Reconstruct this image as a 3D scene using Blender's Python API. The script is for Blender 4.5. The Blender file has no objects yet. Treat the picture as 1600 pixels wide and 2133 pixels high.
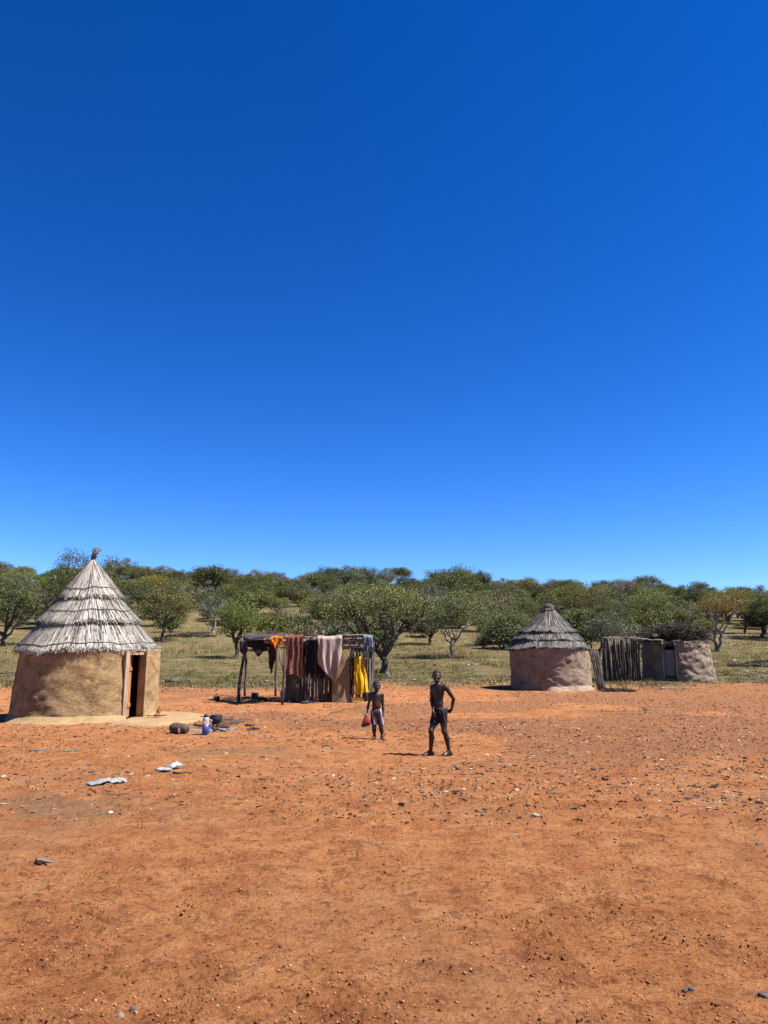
import bpy, math, random
import numpy as np
from mathutils import Vector, Matrix

random.seed(7)
rng = np.random.default_rng(7)
SC = bpy.context.scene
COL = SC.collection
R = math.radians
PI = math.pi

# ------------------------------------------------------------------ camera, sky, sun, exposure
CAM_Z = 1.60
FPX = 1540.0                     # focal length in pixels of the 1600 x 2133 photograph
PITCH = R(10.97)
cam_d = bpy.data.cameras.new('camera')
cam = bpy.data.objects.new('camera', cam_d)
COL.objects.link(cam)
cam.location = (0, 0, CAM_Z)
cam.rotation_euler = (R(90) + PITCH, 0, 0)
cam_d.sensor_fit = 'VERTICAL'
cam_d.sensor_height = 36.0
cam_d.sensor_width = 27.0
cam_d.lens = 36.0 * FPX / 2133.0
cam_d.clip_start = 0.1
cam_d.clip_end = 4000
SC.camera = cam

SUN_EL = R(57)
SUN_AZ = R(103)                   # clockwise from +Y (the way the camera looks): sun to the right, a little behind the camera
w = bpy.data.worlds.new('World')
SC.world = w
w.use_nodes = True
wn = w.node_tree
bg = wn.nodes['Background']
sky = wn.nodes.new('ShaderNodeTexSky')
sky.sky_type = 'NISHITA'
sky.sun_disc = False
sky.sun_elevation = SUN_EL
sky.sun_rotation = SUN_AZ
sky.altitude = 1100
sky.air_density = 1.0
sky.dust_density = 0.0
sky.ozone_density = 3.0
gm = wn.nodes.new('ShaderNodeGamma')             # a deeper, more contrasty blue over the whole sky, as the phone recorded it
gm.inputs['Gamma'].default_value = 1.3
tn = wn.nodes.new('ShaderNodeMix'); tn.data_type = 'RGBA'; tn.blend_type = 'MULTIPLY'; tn.inputs[0].default_value = 1.0
tn.inputs[7].default_value = (.48, .545, .75, 1)
wn.links.new(sky.outputs[0], gm.inputs['Color'])
hs = wn.nodes.new('ShaderNodeHueSaturation')
hs.inputs['Saturation'].default_value = 1.225
wn.links.new(gm.outputs[0], hs.inputs['Color'])
wn.links.new(hs.outputs[0], tn.inputs[6])
wn.links.new(tn.outputs[2], bg.inputs['Color'])
bg.inputs['Strength'].default_value = 0.052

sun_d = bpy.data.lights.new('sun', 'SUN')
sun_d.energy = 5.0
sun_d.angle = R(0.5)
sun_d.color = (1.0, 0.955, 0.89)
sun = bpy.data.objects.new('sun', sun_d)
COL.objects.link(sun)
sdir = Vector((math.sin(SUN_AZ) * math.cos(SUN_EL), math.cos(SUN_AZ) * math.cos(SUN_EL), math.sin(SUN_EL)))
sun.rotation_euler = sdir.to_track_quat('Z', 'Y').to_euler()
sun.location = (20, -5, 40)

SC.view_settings.view_transform = 'Standard'
SC.view_settings.look = 'None'
SC.view_settings.exposure = 1.6
SC.view_settings.gamma = 1.0
SC.view_settings.use_curve_mapping = False
SC.render.engine = 'CYCLES'
SC.cycles.max_bounces = 6
SC.cycles.diffuse_bounces = 2
SC.cycles.use_adaptive_sampling = True

# ------------------------------------------------------------------ noise
def _h(ix, iy, s):
    n = (ix.astype(np.int64) * 374761393 + iy.astype(np.int64) * 668265263 + s * 974634251) & 0xffffffff
    n = ((n ^ (n >> 13)) * 1274126177) & 0xffffffff
    n = n ^ (n >> 16)
    return (n & 0xffffff) / float(0xffffff)

def vn(x, y, s=0):
    x = np.asarray(x, float); y = np.asarray(y, float)
    ix = np.floor(x); iy = np.floor(y)
    fx = x - ix; fy = y - iy
    fx = fx * fx * fx * (fx * (fx * 6 - 15) + 10); fy = fy * fy * fy * (fy * (fy * 6 - 15) + 10)
    a = _h(ix, iy, s); b = _h(ix + 1, iy, s); c = _h(ix, iy + 1, s); d = _h(ix + 1, iy + 1, s)
    return (a * (1 - fx) + b * fx) * (1 - fy) + (c * (1 - fx) + d * fx) * fy

def fbm(x, y, o=4, s=0, g=0.5):
    t = 0; amp = 1; tot = 0
    x = np.asarray(x, float); y = np.asarray(y, float)
    for i in range(o):
        t = t + amp * vn(x, y, s + i * 17); tot += amp
        amp *= g; x, y = 1.97 * x + .31 * y + 3.1, 1.97 * y - .31 * x + 7.7
    return t / tot

def sstep(a, b, x):
    t = np.clip((np.asarray(x, float) - a) / (b - a), 0, 1)
    return t * t * (3 - 2 * t)

# ------------------------------------------------------------------ terrain
_py = np.arange(-60, 700, 0.5)
_pz = np.interp(_py, [-60, 27, 38, 48, 60, 80, 100, 120, 150, 175, 195, 215, 300, 450, 700],
                [0, 0, .25, .62, 1.25, 3.0, 5.0, 7.4, 12.2, 16.4, 18.6, 19.2, 18, 16, 14])
_k = np.ones(17) / 17
_pz = np.convolve(np.pad(_pz, 8, mode='edge'), _k, 'valid')

def macro(x, y):
    x = np.asarray(x, float); y = np.asarray(y, float)
    b = np.interp(y, _py, _pz)
    side = .93 - 0.0024 * np.clip(x, -160, 160)
    f = sstep(45, 120, y)
    b = b * (1 + (side - 1) * f)
    b = b + f * 2.2 * (fbm(x / 45, y / 45, 3, 5) - .5) + sstep(30, 60, y) * .35 * (fbm(x / 9, y / 9, 3, 9) - .5)
    return b

def grass_edge(x):
    return 35.5 + 5.5 * (fbm(np.asarray(x) / 6., np.zeros_like(np.asarray(x, float)) + .5, 3, 21) - .5) + .06 * np.clip(x, -20, 20)

def crumble(x, y):
    m = fbm(x / .30, y / .26, 3, 31)
    m2 = fbm(x / 3.0 + 4, y / 3.0, 2, 33)
    return sstep(.50, .70, m * .8 + m2 * .28)

def micro(x, y):
    d = np.hypot(x, y)
    f1 = np.clip(1.3 - d / 60, 0, 1)
    f2 = np.clip(1.2 - d / 30, 0, 1)
    c = crumble(x, y)
    z = f1 * .04 * (fbm(x / 2.2, y / 2.2, 3, 41) - .5) + f1 * .034 * (fbm(x / .38, y / .34, 3, 43) - .5)
    r = 1 - np.abs(2 * fbm(x / .17, y / .12, 3, 47) - 1)
    z = z + f2 * (.2 + c) * .040 * (r - .6)
    k = fbm(x / .075, y / .06, 3, 51)
    z = z + f2 * (.25 + .9 * c) * .021 * sstep(.42, .62, k) * (.4 + fbm(x / .025, y / .025, 2, 53))
    return z

def hgt(x, y):
    return macro(x, y) + micro(np.asarray(x, float), np.asarray(y, float))

def H1(x, y):
    return float(hgt(np.array([x]), np.array([y]))[0])

def ray(px, py):
    u = (px - 800) / FPX; v = (1066.5 - py) / FPX
    return u, math.cos(PITCH) - v * math.sin(PITCH), math.sin(PITCH) + v * math.cos(PITCH)

def P(px, py, d):
    """world point seen in the photograph at pixel (px, py), d metres ahead"""
    u, h, z = ray(px, py)
    return Vector((u / h * d, d, CAM_Z + z / h * d))

def G(px, py):
    """ground point seen at pixel (px, py)"""
    ds = np.concatenate([np.arange(2.5, 40, .02), np.arange(40, 320, .1)])
    u, h, z = ray(px, py)
    zz = CAM_Z + z / h * ds
    g = macro(u / h * ds, ds)
    i = int(np.argmax(zz <= g))
    d = ds[i]
    x = u / h * d
    return Vector((x, d, H1(x, d)))

# ------------------------------------------------------------------ materials
def newmat(name):
    m = bpy.data.materials.new(name); m.use_nodes = True
    nt = m.node_tree
    return m, nt, nt.nodes['Principled BSDF']

def nd(nt, kind, **kw):
    n = nt.nodes.new(kind)
    for k, v in kw.items():
        if k in n.inputs.keys() if hasattr(n.inputs, 'keys') else False:
            n.inputs[k].default_value = v
        else:
            setattr(n, k, v)
    return n

K = .70                           # one factor on every colour stop: real-world albedos for the exposure above
def ramp(nt, fac, stops, interp='LINEAR'):
    r = nt.nodes.new('ShaderNodeValToRGB')
    r.color_ramp.interpolation = interp
    e = r.color_ramp.elements
    while len(e) < len(stops): e.new(.5)
    for i, (p, c) in enumerate(stops):
        e[i].position = p
        e[i].color = (c[0] * K, c[1] * K, c[2] * K, 1) if hasattr(c, '__len__') else (c, c, c, 1)
    nt.links.new(fac, r.inputs[0])
    return r.outputs[0]

def noise(nt, scale, detail=4, rough=.55, vec=None, dist=0):
    n = nt.nodes.new('ShaderNodeTexNoise')
    n.inputs['Scale'].default_value = scale; n.inputs['Detail'].default_value = detail
    n.inputs['Roughness'].default_value = rough; n.inputs['Distortion'].default_value = dist
    if vec is not None: nt.links.new(vec, n.inputs['Vector'])
    return n.outputs['Fac']

def pos(nt, stretch=(1, 1, 1), world=True):
    if world:
        g = nt.nodes.new('ShaderNodeNewGeometry'); v = g.outputs['Position']
    else:
        g = nt.nodes.new('ShaderNodeTexCoord'); v = g.outputs['Object']
    mp = nt.nodes.new('ShaderNodeMapping')
    mp.inputs['Scale'].default_value = stretch
    nt.links.new(v, mp.inputs['Vector'])
    return mp.outputs[0]

def mix(nt, fac, a, b, mode='MIX'):
    n = nt.nodes.new('ShaderNodeMix'); n.data_type = 'RGBA'; n.blend_type = mode
    if hasattr(fac, 'links'): nt.links.new(fac, n.inputs[0])
    else: n.inputs[0].default_value = fac
    for i, v in ((6, a), (7, b)):
        if hasattr(v, 'links'): nt.links.new(v, n.inputs[i])
        else: n.inputs[i].default_value = (v[0], v[1], v[2], 1) if mode == 'MULTIPLY' else (v[0] * K, v[1] * K, v[2] * K, 1)
    return n.outputs[2]

def math_(nt, op, a, b=None):
    n = nt.nodes.new('ShaderNodeMath'); n.operation = op
    for i, v in ((0, a), (1, b)):
        if v is None: continue
        if hasattr(v, 'links'): nt.links.new(v, n.inputs[i])
        else: n.inputs[i].default_value = v
    return n.outputs[0]

def bump(nt, bsdf, hsock, strength=.5, dist=.02):
    b = nt.nodes.new('ShaderNodeBump')
    b.inputs['Strength'].default_value = strength; b.inputs['Distance'].default_value = dist
    nt.links.new(hsock, b.inputs['Height'])
    nt.links.new(b.outputs[0], bsdf.inputs['Normal'])

def noisy(name, stops, scale=6, detail=5, rough=.9, stretch=(1, 1, 1), bs=.4, bscale=None, bdist=.02, world=False, island=0.0, spec=.3, metal=0):
    m, nt, b = newmat(name)
    v = pos(nt, stretch, world)
    f = noise(nt, scale, detail, .6, v)
    if island:
        g = nt.nodes.new('ShaderNodeNewGeometry')
        f = math_(nt, 'ADD', math_(nt, 'MULTIPLY', f, 1 - island), math_(nt, 'MULTIPLY', g.outputs['Random Per Island'], island))
    nt.links.new(ramp(nt, f, stops), b.inputs['Base Color'])
    b.inputs['Roughness'].default_value = rough
    b.inputs['Specular IOR Level'].default_value = spec
    b.inputs['Metallic'].default_value = metal
    if bs: bump(nt, b, noise(nt, bscale or scale * 4, 5, .65, v), bs, bdist)
    return m

def island_mat(name, stops, rough=.8, spec=.2, interp='LINEAR', trans=None, objvar=0.0):
    m, nt, b = newmat(name)
    g = nt.nodes.new('ShaderNodeNewGeometry')
    c = ramp(nt, g.outputs['Random Per Island'], stops, interp)
    if objvar:
        oi = nt.nodes.new('ShaderNodeObjectInfo')
        hsv = nt.nodes.new('ShaderNodeHueSaturation')
        nt.links.new(c, hsv.inputs['Color'])
        mr = nt.nodes.new('ShaderNodeMapRange')
        mr.inputs['To Min'].default_value = .5 - objvar * .045; mr.inputs['To Max'].default_value = .5 + objvar * .03
        nt.links.new(oi.outputs['Random'], mr.inputs['Value'])
        nt.links.new(mr.outputs[0], hsv.inputs['Hue'])
        vv = math_(nt, 'FRACT', math_(nt, 'MULTIPLY', oi.outputs['Random'], 7.31))
        mr2 = nt.nodes.new('ShaderNodeMapRange')
        mr2.inputs['To Min'].default_value = 1 - .35 * objvar; mr2.inputs['To Max'].default_value = 1 + .35 * objvar
        nt.links.new(vv, mr2.inputs['Value'])
        nt.links.new(mr2.outputs[0], hsv.inputs['Value'])
        c = hsv.outputs[0]
    nt.links.new(c, b.inputs['Base Color'])
    b.inputs['Roughness'].default_value = rough
    b.inputs['Specular IOR Level'].default_value = spec
    if trans:
        t = nt.nodes.new('ShaderNodeBsdfTranslucent')
        tc = mix(nt, 1.0, c, (1.5, 1.6, .7), 'MULTIPLY')
        nt.links.new(tc, t.inputs['Color'])
        ms = nt.nodes.new('ShaderNodeMixShader'); ms.inputs[0].default_value = trans
        nt.links.new(b.outputs[0], ms.inputs[1]); nt.links.new(t.outputs[0], ms.inputs[2])
        nt.links.new(ms.outputs[0], nt.nodes['Material Output'].inputs['Surface'])
    return m

def flat(name, c, rough=.6, spec=.4, metal=0, nz=.25, nscale=20, bs=.15):
    d = tuple(x * (1 - nz) for x in c); l = tuple(min(1, x * (1 + nz)) for x in c)
    return noisy(name, [(.3, d), (.7, l)], nscale, 4, rough, bs=bs, bdist=.005, spec=spec, metal=metal)

M = {}
# ---- ground: colour attribute "zone": R grass, G gravel, B crumbled soil, A grey ash / dung
def ground_mat():
    m, nt, b = newmat('ground')
    v = pos(nt)
    at = nt.nodes.new('ShaderNodeAttribute'); at.attribute_name = 'zone'
    sep = nt.nodes.new('ShaderNodeSeparateColor'); nt.links.new(at.outputs['Color'], sep.inputs[0])
    big = noise(nt, .35, 4, .6, v); mid = noise(nt, 2.3, 5, .62, v, .4); fine = noise(nt, 16, 6, .7, v); vf = noise(nt, 75, 4, .7, v)
    soil = ramp(nt, mid, [(.25, (0.362, 0.126, 0.050)), (.42, (0.498, 0.195, 0.072)), (.58, (0.588, 0.257, 0.100)), (.78, (0.607, 0.316, 0.158))])
    soil = mix(nt, ramp(nt, fine, [(.30, .9), (.45, 0.0)]), soil, (0.246, 0.084, 0.038))
    crumb = noise(nt, 8.5, 9, .82, v, .5)
    soil = mix(nt, ramp(nt, crumb, [(.41, .8), (.48, 0.0)]), soil, (.185, .070, .031))
    soil = mix(nt, ramp(nt, noise(nt, 2.9, 9, .82, v, .5), [(.39, .6), (.46, 0.0)]), soil, (.235, .092, .044))
    grit = noise(nt, 42, 5, .75, v, .6)
    soil = mix(nt, ramp(nt, grit, [(.36, .9), (.46, 0.0)]), soil, (0.149, 0.053, 0.027))
    soil = mix(nt, ramp(nt, grit, [(.56, 0.0), (.70, .6)]), soil, (0.776, 0.435, 0.244))
    soil = mix(nt, ramp(nt, vf, [(.60, 0.0), (.72, .7)]), soil, (0.724, 0.435, 0.268))
    soil = mix(nt, ramp(nt, noise(nt, 5.5, 7, .78, v, .8), [(.34, .6), (.44, 0.0)]), soil, (0.259, 0.092, 0.043))
    soil = mix(nt, ramp(nt, big, [(.50, 0.0), (.72, .4)]), soil, (0.426, 0.251, 0.150))
    soil = mix(nt, math_(nt, 'MULTIPLY', sep.outputs['Blue'], .22), soil, (0.207, 0.069, 0.033))
    grav = ramp(nt, noise(nt, 24, 6, .78, v), [(.34, (.070, .034, .022)), (.46, (.26, .105, .050)), (.58, (.36, .180, .088)), (.72, (.46, .31, .20))])
    c = mix(nt, math_(nt, 'MULTIPLY', sep.outputs['Green'], .75), soil, grav)
    ash = ramp(nt, fine, [(.3, (.12, .075, .042)), (.7, (.32, .225, .140))])
    c = mix(nt, math_(nt, 'MULTIPLY', at.outputs['Alpha'], .8), c, ash)
    gmid = noise(nt, 1.1, 5, .65, v)
    gr = ramp(nt, gmid, [(.30, (.062, .054, .022)), (.45, (.130, .112, .046)), (.58, (.205, .172, .080)), (.72, (.30, .25, .135))])
    gr = mix(nt, ramp(nt, big, [(.38, .6), (.56, 0.0)]), gr, (.080, .088, .030))
    gr = mix(nt, ramp(nt, noise(nt, 5, 6, .75, v), [(.46, 0.0), (.62, .8)]), gr, (.17, .105, .065))
    gr = mix(nt, ramp(nt, noise(nt, 3.2, 6, .75, v), [(.36, .75), (.46, 0.0)]), gr, (.052, .050, .020))
    gr = mix(nt, ramp(nt, vf, [(.60, 0.0), (.72, .8)]), gr, (.36, .32, .23))
    gr = mix(nt, ramp(nt, noise(nt, .8, 7, .7, v, .6), [(.53, 0.0), (.62, .7)]), gr, (.25, .135, .070))
    gr = mix(nt, ramp(nt, noise(nt, .55, 7, .72, v, .6), [(.36, .6), (.45, 0.0)]), gr, (.075, .092, .028))
    c = mix(nt, sep.outputs['Red'], c, gr)
    nt.links.new(c, b.inputs['Base Color'])
    b.inputs['Roughness'].default_value = .95
    b.inputs['Specular IOR Level'].default_value = .03
    hh = math_(nt, 'ADD', math_(nt, 'MULTIPLY', noise(nt, 28, 7, .72, v), 1.0), math_(nt, 'MULTIPLY', noise(nt, 120, 4, .7, v), .35))
    hh = math_(nt, 'ADD', hh, math_(nt, 'MULTIPLY', noise(nt, 8.5, 9, .82, v, .5), 1.6))
    bump(nt, b, hh, 1.0, .05)
    return m
M['ground'] = ground_mat()

def mud_mat(name, stops, crack=0.0, smear=(1, 1, 3), fade=None):
    m, nt, b = newmat(name)
    v = pos(nt, (1, 1, 1), False)
    vs = pos(nt, smear, False)
    f = noise(nt, 2.0, 6, .65, v, .5)
    f2 = noise(nt, 6, 7, .72, vs, 1.8)
    ff = math_(nt, 'ADD', math_(nt, 'MULTIPLY', f, .55), math_(nt, 'MULTIPLY', f2, .45))
    c = ramp(nt, ff, stops)
    hgt_ = math_(nt, 'ADD', f2, math_(nt, 'MULTIPLY', noise(nt, 30, 5, .7, vs), .5))
    if crack:
        vo = nt.nodes.new('ShaderNodeTexVoronoi'); vo.feature = 'DISTANCE_TO_EDGE'; vo.inputs['Scale'].default_value = 1.7
        wv = nt.nodes.new('ShaderNodeVectorMath'); wv.operation = 'ADD'
        nn = nt.nodes.new('ShaderNodeTexNoise'); nn.inputs['Scale'].default_value = 4; nn.inputs['Detail'].default_value = 5
        nt.links.new(v, nn.inputs['Vector'])
        sc = nt.nodes.new('ShaderNodeVectorMath'); sc.operation = 'SCALE'; sc.inputs['Scale'].default_value = .35
        nt.links.new(nn.outputs['Color'], sc.inputs[0])
        nt.links.new(v, wv.inputs[0]); nt.links.new(sc.outputs[0], wv.inputs[1])
        nt.links.new(wv.outputs[0], vo.inputs['Vector'])
        cr = ramp(nt, vo.outputs['Distance'], [(0, 1.0), (.016, 0.0)])
        cr = math_(nt, 'MULTIPLY', cr, ramp(nt, noise(nt, 1.3, 2, .5, v), [(.56, 0.0), (.64, 1.0)]))
        c = mix(nt, math_(nt, 'MULTIPLY', cr, crack), c, (.06, .035, .025))
        hgt_ = math_(nt, 'SUBTRACT', hgt_, math_(nt, 'MULTIPLY', cr, 1.5))
    nt.links.new(c, b.inputs['Base Color'])
    b.inputs['Roughness'].default_value = .95; b.inputs['Specular IOR Level'].default_value = .1
    bump(nt, b, hgt_, .85, .035)
    return m
M['mud_ochre'] = mud_mat('mud_ochre', [(.36, (.125, .068, .032)), (.46, (.275, .170, .080)), (.57, (.40, .265, .132)), (.72, (.50, .365, .205))], smear=(1, 1, 1.5))
M['mud_pink'] = mud_mat('mud_pink', [(.34, (.12, .080, .056)), (.5, (.275, .200, .140)), (.7, (.42, .335, .25))], crack=.85, smear=(1, 1, 1))
M['mud_rose'] = mud_mat('mud_rose', [(.34, (.10, .070, .050)), (.48, (.225, .168, .122)), (.60, (.31, .245, .185)), (.72, (.45, .38, .30))], crack=.7, smear=(1.6, 1.6, .6))
M['mud_panel'] = mud_mat('mud_panel', [(.32, (.16, .10, .045)), (.5, (.29, .20, .10)), (.7, (.38, .28, .15))])
M['apron'] = mud_mat('mud_apron', [(.32, (.21, .125, .060)), (.5, (.34, .225, .115)), (.7, (.42, .30, .17))])

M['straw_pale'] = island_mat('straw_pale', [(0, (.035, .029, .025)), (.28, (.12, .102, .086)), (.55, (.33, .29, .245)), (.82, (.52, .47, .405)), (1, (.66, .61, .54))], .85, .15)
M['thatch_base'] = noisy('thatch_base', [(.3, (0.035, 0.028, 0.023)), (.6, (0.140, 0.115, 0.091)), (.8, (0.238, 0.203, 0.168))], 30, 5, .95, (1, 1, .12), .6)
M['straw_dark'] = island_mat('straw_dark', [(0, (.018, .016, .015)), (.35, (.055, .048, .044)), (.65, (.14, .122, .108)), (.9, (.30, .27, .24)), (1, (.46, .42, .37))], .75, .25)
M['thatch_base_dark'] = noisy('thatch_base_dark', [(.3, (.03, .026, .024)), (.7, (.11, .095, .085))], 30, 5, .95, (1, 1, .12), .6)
M['cord'] = flat('cord', (.12, .10, .085), .9)
M['pole'] = noisy('weathered_pole', [(.3, (.028, .021, .017)), (.5, (.075, .057, .046)), (.68, (.17, .140, .118)), (.82, (.30, .26, .225))], 7, 6, .85, (1, 1, .16), .7, 30, .01)
M['pole_pale'] = noisy('pale_pole', [(.3, (.09, .07, .055)), (.55, (.24, .195, .16)), (.8, (.42, .36, .30))], 7, 6, .85, (1, 1, .2), .6, 30, .01)
M['bark'] = noisy('bark', [(.3, (.030, .024, .020)), (.55, (.085, .068, .056)), (.8, (.20, .17, .145))], 5, 6, .9, (1, 1, .35), .8, 18, .03)
M['bark_pale'] = noisy('bark_pale', [(.3, (.09, .075, .062)), (.55, (.25, .215, .18)), (.8, (.44, .40, .35))], 5, 6, .9, (1, 1, .35), .7, 18, .03)
M['plank'] = noisy('orange_plank', [(.3, (.26, .095, .035)), (.55, (.52, .21, .085)), (.8, (.66, .33, .16))], 9, 6, .7, (3, 3, .25), .4)
M['plank_pale'] = noisy('pale_plank', [(.3, (.22, .145, .085)), (.55, (.42, .30, .185)), (.8, (.55, .42, .28))], 9, 6, .75, (3, 3, .2), .4)
M['dark_wood'] = noisy('dark_wood', [(.3, (.03, .018, .012)), (.7, (.09, .055, .035))], 9, 5, .8, (3, 3, .25), .4)
M['sheet'] = noisy('grey_sheet', [(.3, (.13, .125, .125)), (.7, (.25, .245, .245))], 8, 5, .6, (6, 6, .5), .3, metal=.1)
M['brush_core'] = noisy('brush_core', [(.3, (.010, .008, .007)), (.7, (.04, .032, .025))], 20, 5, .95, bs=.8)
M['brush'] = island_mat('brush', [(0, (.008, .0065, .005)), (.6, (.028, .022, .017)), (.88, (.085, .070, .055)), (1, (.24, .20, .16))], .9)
M['skin'] = noisy('skin', [(.3, (.024, .0115, .0068)), (.7, (.047, .0235, .0145))], 14, 4, .48, bs=.08, bdist=.003, spec=.3)
M['hair'] = noisy('hair', [(.3, (.006, .005, .005)), (.7, (.016, .014, .013))], 120, 3, .85, bs=.5, bdist=.004)
M['eye'] = flat('eye', (.55, .52, .48), .3, nz=.05)
M['pupil'] = flat('pupil', (.01, .008, .007), .2)
M['teeth'] = flat('teeth', (.65, .62, .56), .4, nz=.05)
M['lips'] = flat('lips', (.05, .022, .018), .4)
M['black_cloth'] = flat('black_cloth', (.016, .015, .016), .9, .2)
M['char_cloth'] = flat('charcoal_cloth', (.060, .054, .055), .9, .2, nz=.5, nscale=9)
M['grey_print'] = flat('grey_print', (.13, .13, .13), .9, .2, nz=.5, nscale=14)
M['maroon_cloth'] = flat('maroon_cloth', (.045, .014, .012), .9, .2)
M['orange_cloth'] = flat('orange_cloth', (.44, .125, .012), .9, .1, nz=.5, nscale=9)
M['yellow_cloth'] = flat('yellow_cloth', (.62, .345, .010), .9, .1, nz=.3, nscale=6)
M['denim'] = flat('denim', (.125, .150, .175), .9, .2, nz=.6, nscale=11)
M['red_plastic'] = flat('red_plastic', (.55, .05, .03), .35, .5)
M['orange_plastic'] = flat('orange_plastic', (.75, .24, .09), .4, .5)
M['white_plastic'] = flat('white_plastic', (.34, .34, .345), .4, .5, nz=.15, nscale=12)
M['blue_plastic'] = flat('blue_plastic', (.035, .085, .33), .35, .5, nz=.15)
M['green_plastic'] = flat('green_plastic', (.06, .30, .20), .4, .5)
M['grey_plastic'] = flat('grey_plastic', (.30, .32, .33), .4, .5, nz=.4, nscale=10)
M['cast_iron'] = flat('cast_iron', (.014, .014, .015), .6, .5, nz=.4)
M['tin'] = flat('tin', (.36, .31, .29), .4, .5, metal=.5)
M['black_rubber'] = flat('black_rubber', (.016, .016, .018), .55, .4)
M['ash'] = noisy('ash', [(.3, (.055, .05, .045)), (.52, (.17, .16, .15)), (.75, (.36, .345, .33))], 14, 6, .95, bs=.7)
M['log'] = noisy('log_bark', [(.3, (.055, .030, .020)), (.55, (.13, .075, .050)), (.8, (.20, .125, .085))], 6, 6, .85, (.3, 1, 1), .5)
M['sack'] = noisy('white_sack', [(.30, (.13, .133, .14)), (.45, (.24, .245, .25)), (.8, (.34, .345, .355))], 12, 5, .6, bs=.5, bdist=.02)
M['stone_pale'] = noisy('stone_pale', [(.3, (.20, .14, .095)), (.7, (.36, .29, .22))], 9, 5, .9, bs=.6)
M['stone_grey'] = noisy('stone_grey', [(.3, (0.059, 0.052, 0.050)), (.7, (0.168, 0.147, 0.140))], 9, 5, .9, bs=.6)
M['stone_red'] = noisy('stone_red', [(.3, (0.090, 0.030, 0.017)), (.7, (0.240, 0.098, 0.056))], 9, 5, .9, bs=.6)
M['stone_white'] = noisy('stone_white', [(.3, (.28, .24, .19)), (.7, (.42, .385, .33))], 9, 5, .85, bs=.6)
M['gravel'] = island_mat('gravel', [(0, (.035, .024, .021)), (.28, (.12, .068, .052)), (.55, (.26, .125, .072)), (.78, (.34, .220, .145)), (.95, (.42, .31, .21)), (1, (.52, .45, .36))], .9)
M['clods'] = island_mat('clods', [(0, (.08, .028, .013)), (.4, (.20, .072, .029)), (.75, (.30, .115, .048)), (.95, (.36, .17, .085)), (1, (.46, .33, .22))], .95, .1)
M['leaf_olive'] = island_mat('leaf_olive', [(0, (0.043, 0.049, 0.018)), (.5, (0.126, 0.144, 0.048)), (.85, (0.236, 0.254, 0.091)), (1, (0.455, 0.446, 0.219))], .6, .22, trans=.22)
M['leaf_dark'] = island_mat('leaf_dark', [(0, (0.028, 0.036, 0.014)), (.5, (0.075, 0.091, 0.029)), (.9, (0.149, 0.166, 0.058)), (1, (0.281, 0.284, 0.124))], .6, .22, trans=.2, objvar=.4)
M['leaf_wood'] = island_mat('leaf_wood', [(0, (0.042, 0.048, 0.016)), (.5, (0.118, 0.127, 0.035)), (.9, (0.213, 0.215, 0.063)), (1, (0.362, 0.335, 0.127))], .6, .22, trans=.2, objvar=1.0)
M['leaf_fresh'] = island_mat('leaf_fresh', [(0, (0.048, 0.064, 0.012)), (.5, (0.125, 0.160, 0.029)), (1, (0.238, 0.260, 0.056))], .6, .22, trans=.3, objvar=.4)
M['leaf_yellow'] = island_mat('leaf_yellow', [(0, (0.085, 0.072, 0.013)), (.5, (0.212, 0.183, 0.025)), (1, (0.374, 0.306, 0.051))], .55, .3, trans=.3)
M['leaf_amber'] = island_mat('leaf_amber', [(0, (0.068, 0.047, 0.015)), (.4, (0.187, 0.111, 0.021)), (.75, (0.340, 0.196, 0.030)), (1, (0.102, 0.111, 0.034))], .6, .3, trans=.3)
M['leaf_brown'] = island_mat('leaf_brown', [(0, (0.056, 0.045, 0.027)), (.5, (0.144, 0.115, 0.065)), (.8, (0.237, 0.194, 0.106)), (1, (0.350, 0.312, 0.175))], .65, .3, trans=.2)
M['leaf_grey'] = island_mat('leaf_grey', [(0, (0.042, 0.049, 0.034)), (.5, (0.114, 0.127, 0.083)), (1, (0.260, 0.267, 0.182))], .6, .22, trans=.2, objvar=.4)
M['grass'] = island_mat('grass', [(0, (0.048, 0.049, 0.013)), (.3, (0.107, 0.097, 0.032)), (.65, (0.209, 0.171, 0.068)), (1, (0.317, 0.255, 0.125))], .8, .2, trans=.2)
M['grass_green'] = island_mat('grass_green', [(0, (0.023, 0.035, 0.007)), (.6, (0.060, 0.073, 0.017)), (1, (0.145, 0.133, 0.044))], .8, .2, trans=.2)
M['grass_gold'] = island_mat('grass_gold', [(0, (0.139, 0.110, 0.040)), (.5, (0.266, 0.207, 0.086)), (1, (0.380, 0.304, 0.154))], .8, .2, trans=.2)

def leopard():
    m, nt, b = newmat('leopard_cloth')
    v = pos(nt, (1, 1, 1), False)
    vo = nt.nodes.new('ShaderNodeTexVoronoi'); vo.inputs['Scale'].default_value = 22
    nt.links.new(v, vo.inputs['Vector'])
    n = noise(nt, 30, 3, .5, v)
    f = math_(nt, 'ADD', vo.outputs['Distance'], math_(nt, 'MULTIPLY', n, .35))
    c = ramp(nt, f, [(.36, (.40, .19, .09)), (.46, (.24, .075, .032)), (.60, (.040, .014, .010)), (.74, (.035, .013, .010)), (.84, (.26, .07, .03))])
    nt.links.new(c, b.inputs['Base Color']); b.inputs['Roughness'].default_value = .9
    return m
M['leopard'] = leopard()

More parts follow.
